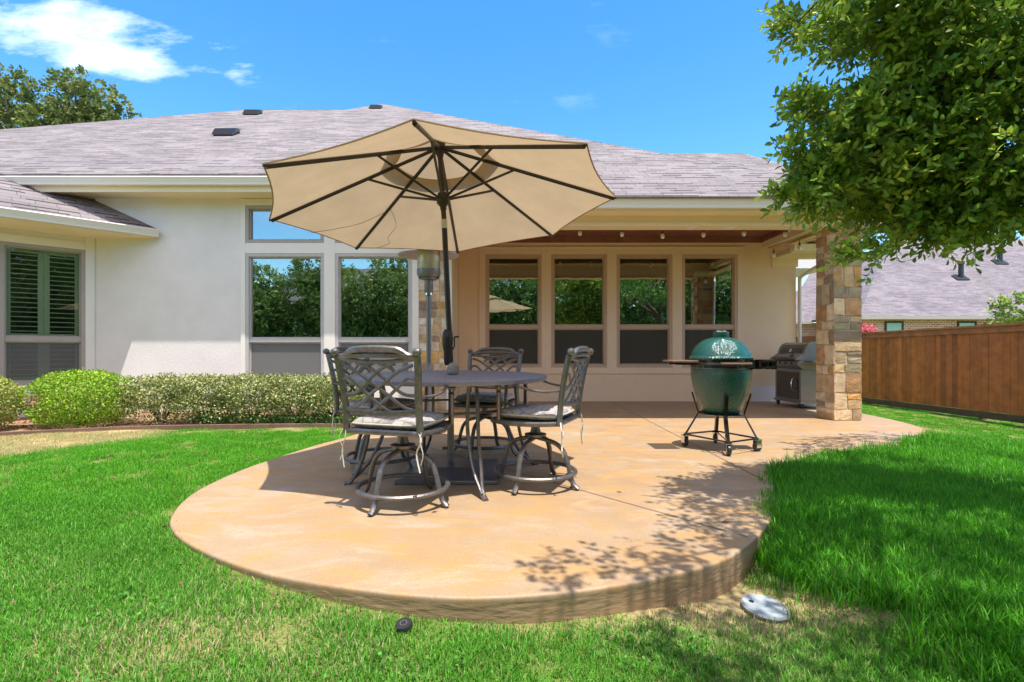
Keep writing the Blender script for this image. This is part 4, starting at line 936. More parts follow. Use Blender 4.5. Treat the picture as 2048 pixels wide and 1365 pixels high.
q = MB(); q.lathe([(.0, -.005), (.05, -.002), (.062, .025), (.060, .055), (.045, .085), (.02, .10), (.0, .102)], 18, mtx=T(0, 0, 0)); rk = q.build('rock', M['rock'], smooth=True, subsurf=1)
rk.location = (TC.x+.055, TC.y-.16, TZ+.002); rk.scale = (.92, .8, 1.02); tag(rk, 'rounded grey brown rock resting on the table beside the pole', 'rock')

# ------------------------------------------------------------------ chairs
def make_chair(label):
    t = thing('swivel_chair', (0, 0, 0), 0, label, 'chair', 'cast metal swivel chairs around the round table')
    for k in range(4):
        a = R(-97)+k*math.pi/2; c_, s_ = math.cos(a), math.sin(a); q = MB()
        prof = [(0.0, .388), (.10, .372), (.19, .345), (.25, .29), (.285, .20), (.305, .12), (.33, .05), (.372, .012)]
        q.tube(spl([(r*c_, r*s_, z) for r, z in prof], 5), .021, 8, flat=.85); q.build('leg', M['metal'], t, smooth=True)
    q = MB(); q.tube([(.322*math.cos(a), .322*math.sin(a), .115) for a in np.linspace(0, 2*math.pi, 48, endpoint=False)], .020, 8, closed=True, flat=.85)
    q.build('footrest_ring', M['metal'], t, smooth=True)
    q = MB(); q.lathe([(.03, .38), (.085, .395), (.09, .415), (.045, .425), (.035, .46), (.035, .52)], 20); q.box(-.13, .13, -.13, .13, .50, .525); q.build('swivel', M['metal'], t, smooth=True)
    q = MB()
    for s in (-1, 1):
        q.tube(spl([(s*.275, -.285, .545), (s*.285, -.1, .532), (s*.285, .12, .53), (s*.265, .27, .545)], 4), .015, 8, flat=1.3)
    q.tube([(-.275, -.285, .545), (.275, -.285, .545)], .017, 8, flat=1.2); q.tube(spl([(-.265, .27, .545), (-.13, .30, .535), (.13, .30, .535), (.265, .27, .545)], 4), .015, 8, flat=1.3)
    q.box(-.27, .27, -.27, .27, .535, .552); q.box(-.30, .30, -.02, .02, .515, .535)
    q.build('seat_frame', M['metal'], t, smooth=True)
    def by(z): zz = (z-.55); return -.285-.055*zz-.21*zz*zz     # backward lean
    for s in (-1, 1):
        q = MB(); q.tube(spl([(s*.283, by(.545), .53), (s*.275, by(.65), .65), (s*.280, by(.8), .80), (s*.292, by(.95), .95), (s*.298, by(1.06), 1.06)], 4), .0215, 8, flat=1.15)
        q.lathe([(.004, -.03), (.022, -.022), (.029, 0), (.022, .022), (.004, .03)], 10, mtx=T(s*.303, by(1.08)-.01, 1.085, 0, 0, R(90))); q.build('back_post', M['metal'], t, smooth=True)
    q = MB()
    def cur(pts, r=.010, fl=1.25, n=5): q.tube([Vector((p.x, by(p.z)-.02*(1-(p.x/.29)**2), p.z)) for p in spl([(x, 0, z) for x, z in pts], n)], r, 7, flat=fl)
    cur([(-.29, 1.055), (-.235, 1.058), (-.175, 1.095), (-.1, 1.105), (0, 1.108), (.1, 1.105), (.175, 1.095), (.235, 1.058), (.29, 1.055)], .018)
    cur([(-.29, 1.04), (-.2, 1.032), (-.1, 1.022), (0, 1.02), (.1, 1.022), (.2, 1.032), (.29, 1.04)], .012)
    cur([(-.24, 1.05), (-.16, 1.062), (0, 1.066), (.16, 1.062), (.24, 1.05)], .018, 1.0)
    q.build('top_rail', M['metal'], t, smooth=True); q = MB()
    cur([(-.278, .70), (-.15, .683), (0, .676), (.15, .683), (.278, .70)], .016)
    q.build('lower_rail', M['metal'], t, smooth=True)
    q = MB()
    for s in (-1, 1):
        cur([(-.26*s, 1.0), (-.17*s, .965), (-.05*s, .885), (.07*s, .80), (.17*s, .725), (.235*s, .705)])
        cur([(-.14*s, 1.01), (-.05*s, .985), (.06*s, .905), (.14*s, .835), (.2*s, .805), (.275*s, .80)])
        cur([(-.278*s, .905), (-.22*s, .915), (-.15*s, .86), (-.05*s, .775), (.05*s, .70), (.09*s, .69)])
        cur([(.02*s, 1.012), (.10*s, .985), (.13*s, .96)])
    q.build('back_lattice', M['metal'], t, smooth=True)
    for s in (-1, 1):
        q = MB(); q.tube(spl([(s*.285, by(.8), .80), (s*.30, -.19, .785), (s*.315, -.05, .80), (s*.318, .08, .835), (s*.31, .20, .838), (s*.305, .235, .815)], 5), .0145, 8, flat=.7)
        q.lathe([(.012, .55), (.017, .56), (.016, .76), (.022, .768), (.014, .785), (.026, .80), (.026, .82), (.01, .83)], 10, mtx=T(s*.295, .20, 0)); q.build('armrest', M['metal'], t, smooth=True)
    # cushion: puffy box with drawn-in edges
    V = []; F = []; nu = 22
    for side in (0, 1):
        for i in range(nu+1):
            for j in range(nu+1):
                a = -1+2*i/nu; b = -1+2*j/nu
                ed = (1-abs(a)**6)*(1-abs(b)**6); puff = .040*ed**.4 + .007*math.sin(a*9+b*2)*math.sin(b*8)*ed
                for ta, tb_ in ((-.4, -.4), (.4, -.4), (-.4, .4), (.4, .4)): puff -= .014*math.exp(-((a-ta)**2+(b-tb_)**2)/.02)
                rr = 1-.06*(abs(a)*abs(b))**4
                z = .597+puff if side == 0 else .583-.028*ed**.4
                V.append((a*.265*rr*(1-.04*b), b*.262*rr-.005, z))
    q = MB(); m1 = (nu+1)**2
    for side in (0, 1):
        for i in range(nu):
            for j in range(nu):
                f = [side*m1+i*(nu+1)+j, side*m1+(i+1)*(nu+1)+j, side*m1+(i+1)*(nu+1)+j+1, side*m1+i*(nu+1)+j+1]; F.append(tuple(f) if side == 0 else tuple(f[::-1]))
    bd = [(i, 0) for i in range(nu)]+[(nu, j) for j in range(nu)]+[(i, nu) for i in range(nu, 0, -1)]+[(0, j) for j in range(nu, 0, -1)]
    for k in range(len(bd)):
        a = bd[k]; b = bd[(k+1) % len(bd)]; ia = a[0]*(nu+1)+a[1]; ib = b[0]*(nu+1)+b[1]; F.append((ia, m1+ia, m1+ib, ib))
    q.add(V, F); cu = q.build('cushion', M['cushion'], t, smooth=True)
    q = MB(); q.tube([Vector(V[a*(nu+1)+b])+Vector((0, 0, -.004)) for a, b in bd], .0055, 5, closed=True); q.build('piping', M['tie'], cu, smooth=True)
    for s in (-1, 1):
        q = MB()
        for dx, ln, wv in ((0, .26, .015), (.02, .21, -.012)):
            pts_ = spl([(s*(.275+dx), -.30, .56), (s*(.285+dx)+wv, -.315, .50), (s*(.28+dx)-wv, -.312, .42), (s*(.285+dx)+wv*.5, -.315, .56-ln)], 4)
            q.tube(pts_, .006, 5, flat=.35)
        q.build('cushion_tie', M['tie'], cu)
    return t
ch0 = make_chair('swivel chair in the front with its back to the camera and pale ties hanging')
spots = [(-.72, 3.66, .27, .87, None), (-1.13, 4.72, .93, -.32, 'swivel chair behind the front chair at the left end of the table'),
         (-.19, 5.36, -.26, -.88, 'swivel chair behind the table in front of the porch windows'), (.27, 4.13, -.93, .40, 'swivel chair turned sideways at the right end of the table')]
for i, (x, y, dx, dy, lb) in enumerate(spots):
    c = ch0 if i == 0 else copy_tree(ch0)
    c.location = (x, y, 0); c.rotation_euler = (0, 0, math.atan2(dy, dx)-math.pi/2)
    if lb: c['label'] = lb

# ------------------------------------------------------------------ patio heater
hp = thing('patio_heater', (-.99, 6.78, 0), 0, 'tall grey patio heater with round steel reflector behind the table', 'patio heater')
q = MB(); q.lathe([(.0, 2.46), (.12, 2.458), (.30, 2.425), (.405, 2.375), (.408, 2.365), (.30, 2.40), (.12, 2.432), (.0, 2.437)], 48); q.build('reflector', M['heater'], hp, smooth=True)
q = MB(); q.lathe([(.13, 2.43), (.152, 2.42), (.154, 2.17), (.15, 2.165)], 32); q.build('burner_screen', M['heater'], hp, smooth=True)
q = MB(); q.lathe([(.158, 2.175), (.158, 2.11), (.145, 2.085), (.11, 2.04), (.06, 2.03)], 32); bh = q.build('burner_housing', M['heater_grey'], hp, smooth=True)
q = MB()
for i in range(24):
    a = i*2*math.pi/24; q.box(-.005, .005, -.137, -.12, 2.055, 2.08, mtx=T(0, 0, 0, a))
q.build('vent_slots', M['black'], bh)
q = MB(); q.lathe([(.058, 2.04), (.058, 1.87), (.05, 1.86)], 24); q.build('control_head', M['heater_grey'], hp, smooth=True)
q = MB(); q.lathe([(.052, 1.86), (.052, 1.835), (.03, 1.83)], 24); q.build('collar', M['chrome'], hp, smooth=True)
q = MB(); q.lathe([(.032, 1.83), (.032, .05)], 20); q.build('pole', M['heater_grey'], hp, smooth=True)
q = MB(); q.lathe([(.0, .0), (.24, .0), (.24, .03), (.05, .06), (.034, .12)], 32); q.build('base', M['heater_grey'], hp, smooth=True)

# ------------------------------------------------------------------ kamado grill
eg = thing('kamado_grill', (2.43, 5.62, 0), 0, 'green egg shaped ceramic grill on a wheeled black stand', 'grill')
q = MB(); q.lathe([(.0, .395), (.175, .395), (.195, .41), (.235, .50), (.27, .60), (.295, .70), (.312, .80), (.318, .87), (.318, .885), (.30, .89)], 56); q.build('base_bowl', M['egg'], eg, smooth=True)
q = MB(); q.lathe([(.30, 1.00), (.325, 1.00), (.332, 1.012), (.325, 1.024), (.314, 1.03), (.300, 1.075), (.268, 1.13), (.222, 1.18), (.16, 1.218), (.085, 1.238), (.06, 1.24)], 56); lid = q.build('lid', M['egg'], eg, smooth=True)
q = MB(); q.lathe([(.078, 1.238), (.082, 1.245), (.082, 1.295), (.076, 1.302), (.0, 1.304)], 32); q.build('chimney_cap', M['egg'], lid, smooth=True)
q = MB(); q.lathe([(.055, 1.302), (.055, 1.312), (.03, 1.322), (.0, 1.325)], 20); q.build('vent_knob', M['chrome'], lid, smooth=True)
q = MB(); q.lathe([(.306, .885), (.309, .888), (.309, .998), (.306, 1.0)], 56); q.build('neck', M['heater_grey'], eg, smooth=True)
q = MB()
for z0 in (.905, .965): q.lathe([(.314, z0), (.324, z0), (.324, z0+.035), (.314, z0+.035)], 56)
q.build('band', M['blackp'], eg, smooth=True)
q = MB()
q.box(-.10, .18, -.35, -.325, .915, .935); q.box(-.10, .18, -.35, -.325, .96, .975)
for a in (.25, .32, .40, .46): q.box(a-.02, a+.015, -.24, -.05, .89, .995)
q.box(.33, .49, -.25, -.02, .90, .92); q.box(.33, .49, -.25, -.02, .965, .985); q.box(.47, .49, -.25, -.02, .89, .99)
for a in (.02, .12): q.tube([(a, -.36, .90), (a, -.36, .985)], .010, 6)
q.build('hinge', M['blackp'], eg, bevel=.003)
def shelf(sx, x0, x1, nm, z=.965):
    q = MB(); 
    for i in range(3): q.box(min(sx*x0, sx*x1), max(sx*x0, sx*x1), -.24+i*.115, -.24+i*.115+.10, z, z+.020)
    o = q.build(nm, M['edging'], eg, bevel=.003); q = MB()
    for y in (-.18, .05): q.box(min(sx*.30, sx*(x1-.06)), max(sx*.30, sx*(x1-.06)), y, y+.02, z-.028, z-.002)
    q.build('bracket', M['blackp'], o); return o
shelf(-1, .34, .62, 'side_shelf'); 
q = MB(); q.tube(spl([(-.14, -.34, .955), (-.14, -.40, .955), (.0, -.42, .955), (.14, -.40, .955), (.14, -.34, .955)], 4), .012, 8); q.build('lid_handle', M['edging'], eg, smooth=True)
wheels = [(-.085, -.38), (.33, -.15), (-.35, .14), (.09, .35)]
q = MB()
for i, (x, y) in enumerate(wheels):
    d = Vector((x, y, 0)).normalized(); sd_ = Vector((-d.y, d.x, 0))
    if i in (0, 3):
        q.tube([d*.285+Vector((0, 0, .62)), d*.232+Vector((0, 0, .40)), Vector((x*.93, y*.93, .13))], .024, 4)
    else:
        for sg in (-1, 1): q.tube([d*.30+Vector((0, 0, .62))+sd_*.05*sg, d*.232+Vector((0, 0, .39))+sd_*.06*sg, Vector((x, y, .13))+sd_*.10*sg], .0075, 6)
ring = [Vector((x*1.02, y*1.02, .140)) for x, y in (wheels[0], wheels[1], wheels[3], wheels[2])]
q.tube(ring, .010, 6, closed=True); q.tube([ring[0], ring[2]], .009, 6)
q.lathe([(.21, .385), (.235, .39), (.235, .40), (.21, .40)], 32)
q.build('stand', M['blackp'], eg)
for i, (x, y) in enumerate(wheels):
    a = [R(80), R(20), R(100), R(60)][i]; mt = T(x, y, 0, a)
    q = MB(); q.box(-.034, .034, -.029, -.022, .04, .124, mtx=mt); q.box(-.034, .034, .022, .029, .04, .124, mtx=mt); q.box(-.038, .038, -.034, .034, .120, .130, mtx=mt); ca = q.build('caster', M['chrome'], eg, bevel=.002)
    q = MB(); q.lathe([(.02, -.018), (.052, -.017), (.058, -.010), (.058, .010), (.052, .017), (.02, .018)], 24, mtx=mt @ T(0, 0, .058, 0, R(90))); q.build('wheel', M['black'], ca, smooth=True)

# ------------------------------------------------------------------ gas grill (front looks toward -x)
gg = thing('gas_grill', (5.80, 9.82, 0), 0, 'black and grey gas barbecue with closed lid parked beside the porch wall', 'grill')
gr = T(0, 0, 0, R(-90))         # local: width along x, front at -y  ->  world front at -x
q = MB(); q.box(-.44, .44, -.26, .24, .13, .74, mtx=gr); q.box(-.46, .46, -.28, .26, .09, .13, mtx=gr); cab = q.build('cabinet', M['grillgrey'], gg, bevel=.008)
q = MB(); q.box(-.37, .37, -.272, -.259, .17, .68, mtx=gr); dr = q.build('door', M['blackp'], gg, bevel=.004)
q = MB(); q.tube([gr @ p for p in spl([Vector((.26, -.28, .33)), Vector((.26, -.32, .37)), Vector((.26, -.335, .45)), Vector((.26, -.32, .53)), Vector((.26, -.28, .57))], 4)], .011, 8); q.build('handle', M['chrome'], dr, smooth=True)
q = MB(); q.prism([(-.36, .82), (-.25, .74), (.22, .74), (.22, .90), (-.26, .90), (-.34, .885)], -.50, .50, mtx=gr); cp = q.build('control_panel', M['grillgrey'], gg, bevel=.006)
q = MB()
for x in (-.30, -.10, .10, .30): q.lathe([(.0, 0), (.028, 0), (.025, .03), (.0, .032)], 16, mtx=gr @ T(x, -.33, .845, 0, R(80)))
q.build('knob', M['black'], cp, smooth=True)
lp = [(-.34, .90), (-.345, .93), (-.30, .96), (-.20, 1.03), (-.17, 1.13), (-.12, 1.20), (-.04, 1.24), (.10, 1.245), (.22, 1.20), (.27, 1.08), (.28, .92), (.26, .90)]
q = MB(); q.prism(lp, -.40, .40, mtx=gr); ld = q.build('lid', M['blackp'], gg, bevel=.01)
q = MB(); lp2 = [(a*1.03-.004, .895+(b-.895)*1.015) for a, b in lp]
for a, b in ((-.455, -.385), (.385, .455)):
    q = MB(); q.prism(lp2, a, b, mtx=gr); q.build('lid_end', M['grillgrey'], ld, bevel=.01)
q = MB(); q.tube([gr @ Vector((x, -.36, .955)) for x in (-.36, .36)], .014, 10)
for x in (-.36, .36): q.tube([gr @ Vector((x, -.36, .955)), gr @ Vector((x, -.30, .95))], .010, 6)
q.build('lid_handle', M['heater_grey'], ld, smooth=True)
q = MB(); q.lathe([(.0, 0), (.036, 0), (.036, .01), (.0, .012)], 24, mtx=gr @ T(-.02, -.185, 1.085, 0, R(70))); th_ = q.build('thermometer', M['white'], ld, smooth=True)
q = MB(); q.box(-.004, .004, -.022, .018, .0125, .0145, mtx=gr @ T(-.02, -.185, 1.085, 0, R(70)) @ T(0, 0, 0, R(30))); q.build('needle', M['black'], th_)
q = MB(); q.box(.17, .31, -.312, -.306, .965, 1.0, mtx=gr); q.build('badge', M['chrome'], ld)
for sx in (-1, 1):
    q = MB(); a, b = (.50, .78) if sx > 0 else (-.72, -.50); q.box(a, b, -.24, .20, .872, .898, mtx=gr); q.build('side_shelf', M['grillgrey'], gg, bevel=.006)
for x in (-.40, .40):
    for y in (-.22, .20):
        q = MB(); q.lathe([(.01, -.018), (.036, -.016), (.04, 0), (.036, .016), (.01, .018)], 16, mtx=gr @ T(x, y, .04, 0, R(90))); q.box(x-.02, x+.02, y-.03, y+.03, .06, .092, mtx=gr); q.build('wheel', M['black'], gg, smooth=True)

# clover and leaf litter mixed into the lawn (uncountable)
n = 9000; x = rng.uniform(-3.5, 1.9, n); y = rng.uniform(1.45, 2.6, n); cl = np.sin(x*4.1+1.3*np.sin(y*5))*np.sin(y*6.3+x*1.7)+.25*(x > -.2)
k = (cl > .62) & ~in_poly(x, y, PCL) & (np.hypot(x-1.31, y-2.52) > .3) & (dist_poly(x, y, np.array(PSP)) > .12); x, y = x[k], y[k]; m = len(x)
leaves('clover_weeds', np.stack([x, y, gz(x, y)+rng.uniform(.005, .04, m)], 1), np.concatenate([rng.normal(size=(m, 2)), rng.uniform(.1, .8, (m, 1))], 1), rng.uniform(.010, .020, m), leafcols(m, (.09, .26, .03), .25), M['leaf'], simple=True, wid=.75)
tag(bpy.data.objects['clover_weeds'], 'small broad leaved weeds growing in the front lawn', 'weeds', kind='stuff')
n = 340; x = rng.uniform(-4, 3.5, n); y = rng.uniform(1.5, 4.5, n); k = ~in_poly(x, y, PCL); x, y = x[k], y[k]; m = len(x)
leaves('leaf_litter', np.stack([x, y, gz(x, y)+rng.uniform(.01, .035, m)], 1), np.concatenate([rng.normal(size=(m, 2)), rng.uniform(-.1, .3, (m, 1))], 1), rng.uniform(.012, .026, m), leafcols(m, (.24, .14, .07), .4), M['leaf'], simple=True, wid=.5)
tag(bpy.data.objects['leaf_litter'], 'dry brown leaf bits scattered in the lawn', 'leaf litter', kind='stuff')

# ------------------------------------------------------------------ small things in the foreground
vc = thing('valve_cover', (1.31, 2.52, float(gz(1.31, 2.52))+.012), 0, 'round white plastic cover lying in the dirt by the patio edge', 'cover')
q = MB(); q.lathe([(.0, .0), (.108, .0), (.112, .012), (.104, .022), (.096, .020), (.0, .020)], 40); o = q.build('lid', M['cover'], vc, smooth=True); vc.rotation_euler = (R(2), R(5), R(-18))
q = MB(); q.lathe([(.0, .0), (.013, .0), (.013, .0225), (.0, .0225)], 14, mtx=T(-.062, .012, 0)); q.build('key_hole', M['black'], vc)
sp = thing('sprinkler_head', (-.42, 2.17, float(gz(-.42, 2.17))), 0, 'small round black sprinkler head with a pale ring beside the patio edge', 'sprinkler')
q = MB(); q.lathe([(.03, -.02), (.032, .01), (.036, .014), (.036, .032), (.032, .037), (.0, .037)], 24); q.build('body', M['black'], sp, smooth=True)
q = MB(); q.lathe([(.013, .036), (.013, .0385), (.016, .0385), (.016, .036)], 24); q.build('ring', M['heater_grey'], sp)
sp.rotation_euler = (R(14), R(-6), 0)
# fallen leaves on the slab
for i, (x, y, lbl) in enumerate(((1.42, 3.22, 'tiny dry leaf on the patio in the tree shade beside the right grass edge'), (1.30, 2.98, 'tiny dry leaf on the patio nearest the front right slab edge'), (.9, 3.9, 'tiny dry leaf on the sunny patio between the right chair and grill'), (-.46, 3.42, 'tiny dry leaf on the patio just in front of the table leg'))):
    q = MB(); s = .028; q.add([(-s, 0, .004), (0, s*.4, .010), (s, 0, .005), (0, -s*.4, .006)], [(0, 1, 2, 3)], T(x, y, 0, i*1.3))
    tag(q.build('fallen_leaf', M['edging']), lbl, 'leaf', 'dry leaves lying on the patio')

# ------------------------------------------------------------------ fence
fn = thing('wood_fence', (9.72, 11, -.25), 0, 'tall stained cedar board fence along the right side of the yard', 'fence')
fo = Vector((9.72, 11, -.25))
def fz(y): return -.235-.012*(y-9.7), 1.585-.011*(y-9.7)
mb = MB(); y = 2.5; rd = random.Random(4)
while y < 21:
    w_ = rd.uniform(.125, .15); a, b = fz(y); g = (13.5-y)/5; 
    k = rd.uniform(.72, 1.25); hue = max(0, min(1, (y-11)/3)); c = (.40*k*(1+.2*hue), .125*k*(1+.35*hue), .035*k*(1-.2*hue)); jx = rd.uniform(-.006, .006)
    mb.box(9.72+jx-fo.x, 9.74+jx-fo.x, y-fo.y, y+w_-.004-fo.y, a+.10-fo.z, b-.05-fo.z, tint=c); y += w_
mb.build('boards', M['fence'], fn)
mb = MB(); a1, b1_ = fz(2.5); a2, b2 = fz(21)
def beam(mb, x0, x1, z0a, z1a, z0b, z1b, c):
    mb.add([(x0-fo.x, 2.5-fo.y, z0a-fo.z), (x1-fo.x, 2.5-fo.y, z0a-fo.z), (x1-fo.x, 2.5-fo.y, z1a-fo.z), (x0-fo.x, 2.5-fo.y, z1a-fo.z), (x0-fo.x, 21-fo.y, z0b-fo.z), (x1-fo.x, 21-fo.y, z0b-fo.z), (x1-fo.x, 21-fo.y, z1b-fo.z), (x0-fo.x, 21-fo.y, z1b-fo.z)], [(0, 1, 2, 3), (7, 6, 5, 4), (0, 4, 5, 1), (1, 5, 6, 2), (2, 6, 7, 3), (3, 7, 4, 0)], tint=c)
beam(mb, 9.66, 9.82, b1_-.02, b1_+.02, b2-.02, b2+.02, (.46, .17, .07)); beam(mb, 9.69, 9.715, b1_-.14, b1_-.02, b2-.14, b2-.02, (.40, .15, .06))
mb.build('cap_rail', M['fence'], fn)
mb = MB(); beam(mb, 9.70, 9.735, a1-.04, a1+.095, a2-.04, a2+.095, (.12, .075, .045)); mb.build('kick_board', M['fence'], fn)
mb = MB()
for k in range(8):
    yy = 3.2+k*2.35; a, b = fz(yy); mb.box(9.75-fo.x, 9.84-fo.x, yy-fo.y, yy+.09-fo.y, a-.2-fo.z, b-.04-fo.z, tint=(.2, .09, .04))
mb.build('posts', M['fence'], fn)

# ------------------------------------------------------------------ neighbour's house beyond the fence
nh = thing('house', (22, 30, -.4), 0, 'neighbouring brick house with large pale grey hip roof beyond the fence', 'house'); no = Vector((22, 30, -.4))
def nb(q, *a, **k): q.box(a[0]-no.x, a[1]-no.x, a[2]-no.y, a[3]-no.y, a[4]-no.z, a[5]-no.z, **k)
q = MB(); nb(q, 19.3, 42, 27, 27.3, -.4, 2.84); nb(q, 19.3, 19.6, 27.3, 31, -.4, 2.8); nb(q, 17.3, 19.3, 31, 31.3, -.4, 2.76); nb(q, 17.3, 17.6, 31.3, 42, -.4, 2.76); q.build('wall', M['brick'], nh)
q = MB(); nb(q, 18.75, 42.4, 26.5, 27, 2.72, 2.76); nb(q, 18.7, 42.4, 26.42, 26.5, 2.70, 2.88); nb(q, 16.8, 18.75, 30.5, 30.58, 2.66, 2.82); nb(q, 16.8, 19.3, 30.58, 31, 2.66, 2.70); q.build('gutter', M['frame'], nh)
q = MB(); P0 = Vector((18.7, 26.5, 2.88)); P1 = Vector((42, 26.5, 2.88)); Rg0 = Vector((25.7, 33.5, 8.45)); Rg1 = Vector((42, 33.5, 8.45))
sub = lambda *ps: [Vector(p)-no for p in ps]
q.poly(sub(P0, P1, Rg1, Rg0), th=.05); q.build('roof', M['shingle_far'], nh)
q = MB(); q.poly(sub(P0, Rg0, (18.7, 40.5, 2.88)), th=.05); q.poly(sub((16.8, 30.5, 2.8), (19.7, 33.4, 5.12), (16.8, 40, 2.8)), th=.05); q.build('roof', M['shingle_far'], nh)
q = MB(); q.poly(sub((16.8, 30.5, 2.8), (24, 30.5, 2.8), (26.7, 33.4, 5.12), (26, 37, 8.0), (23.3, 37, 8.0)), th=.05); q.build('roof', M['shingle_far'], nh)
for px0, px1 in ((1769, 1806), (1914, 1952)):
    x0, x1 = (px0-CX)/FPX*27, (px1-CX)/FPX*27; q = MB(); frame_boxes(q, x0-no.x, x1-no.x, .9-no.z, 2.62-no.z, .09, 26.95-no.y, 27.0-no.y); wn = q.build('window', M['dark_room'], nh)
    q = MB(); q.box(x0+.09-no.x, x1-.09-no.x, 26.975-no.y, 26.995-no.y, .99-no.z, 2.53-no.z)
    q.build('pane', mat('blind_behind_glass', (0.25, 0.50, 0.45), 0.3), wn)
for px, py in ((1922, 556), (2000, 525)):
    k = (HY-py)/FPX; sl_ = (8.45-2.88)/7; Y = (2.88-CAMH-sl_*26.5)/(k-sl_); p = Vector(((px-CX)/FPX*Y, Y, CAMH+k*Y)); q = MB()
    q.lathe([(.13, -.1), (.13, .78), (.17, .80), (.17, .95), (.0, .95)], 14, mtx=T(*(p-no))); q.box(-.45, .3, -.3, .2, .0, .06, mtx=T(*(p-no), 0, math.atan(sl_))); q.build('flue_pipe', M['vent'], nh, smooth=False)

# ------------------------------------------------------------------ plants
def shell_points(n, c, rad, fill=.55, flat=1.0):
    d = norm(rng.normal(size=(n, 3))); r = rng.random(n)**(1/3)*(1-fill)+fill*rng.random(n)**.12
    return np.array(c)+d*r[:, None]*np.array(rad), d
def shrub(name, c, rad, n, size, base, label, cat, group=None, hi=None, hf=0, p=3.0, z0=-.07, hollow=.0, stems=9, dead=None):
    t = thing(name, (c[0], c[1], z0), 0, label, cat, group); o = np.array([c[0], c[1], z0])
    d = norm(rng.normal(size=(n, 3))); k = (np.abs(d[:, 0])**p+np.abs(d[:, 1])**p+np.abs(d[:, 2])**p)**(-1/p)        # superellipsoid
    am = 1.9 if hollow > 0 else 1.0; ph = 1+am*.055*np.sin(d[:, 0]*7+c[0])*np.sin(d[:, 2]*6+1)+am*.05*np.sin(d[:, 1]*9+d[:, 2]*5+c[0]*3)
    r = k*ph*(1-.42*rng.random(n)**2.2)
    pos = np.array([0, 0, c[2]-z0])+d*r[:, None]*np.array(rad); pos += rng.normal(size=(n, 3))*.012
    keep = pos[:, 2] > .05; 
    if hollow > 0: keep &= ~((pos[:, 2] < hollow) & (rng.random(n) < .72))
    pos, d = pos[keep], d[keep]; m = len(pos)
    dr = d*.6+rng.normal(size=(m, 3))*.8+np.array([0, 0, .25]); cols = leafcols(m, base, .22, .18, hi, hf)
    if dead is not None:
        dd = np.linalg.norm((pos-np.array(dead[:3]))/np.array([.13, .3, .10]), axis=1) < 1; cols[dd] = leafcols(dd.sum(), (.42, .30, .16), .2)
    leaves('foliage', pos, dr, rng.uniform(.7, 1.25, m)*size, cols, M['leaf'], t, wid=.55, simple=True, nrm=d)
    q = MB()
    for i in range(stems):
        a = rng.random()*6.28; e = np.array([math.cos(a)*rad[0]*.7, math.sin(a)*rad[1]*.7, c[2]-z0+rad[2]*.3*rng.random()])
        mid = e*np.array([.35, .35, .45]); q.tube(spl([(0.03*math.cos(a), .03*math.sin(a), 0), mid, e], 3), [.013]*3+[.008]*3+[.004], 5)
    q.build('stem', M['bark'], t)
    return t
GB = 'shrubs in the bed along the house wall'
shrub('boxwood_shrub', (-7.50, 7.25, .33), (.43, .45, .40), 9000, .036, (.30, .36, .06), 'round clipped boxwood cut by the left edge of the picture', 'shrub', GB, hi=(.50, .50, .16), hf=.3, p=2.3)
shrub('boxwood_shrub', (-6.55, 7.85, .33), (.69, .60, .43), 19000, .034, (.22, .40, .025), 'large bright green rounded boxwood with a small brown patch', 'shrub', GB, hi=(.40, .55, .05), hf=.3, p=2.4, dead=(-.30, -.5, .42))
hx = [-5.40, -4.72, -4.0, -3.30, -2.68]
lb = ['leftmost variegated hedge shrub beside the round boxwood', 'variegated hedge shrub under the left edge of the tall window', 'variegated hedge shrub in the middle of the hedge', 'variegated hedge shrub below the gap between the tall windows', 'rightmost variegated hedge shrub just behind the chairs']
for i, x in enumerate(hx):
    shrub('hedge_shrub', (x, 8.0+.03*i, .305), (.50, .38, .36), 10500, .036, (.19, .25, .06), lb[i], 'shrub', GB, hi=(.58, .56, .28), hf=.34, p=3.6, hollow=.24, stems=20)
# low ground cover under the hedge
n = 2600; x = rng.uniform(-4.9, -1.9, n); y = rng.uniform(7.78, 8.2, n); z = rng.uniform(-.06, .09, n)*(.5+.5*np.sin(x*5)**2)
leaves('ground_cover', np.stack([x, y, z], 1), rng.normal(size=(n, 3))+np.array([0, 0, .6]), rng.uniform(.03, .055, n), leafcols(n, (.10, .27, .06), .25), M['leaf'], simple=True, wid=.6)
tag(bpy.data.objects['ground_cover'], 'low green ground cover plants under the hedge', 'ground cover', kind='stuff')

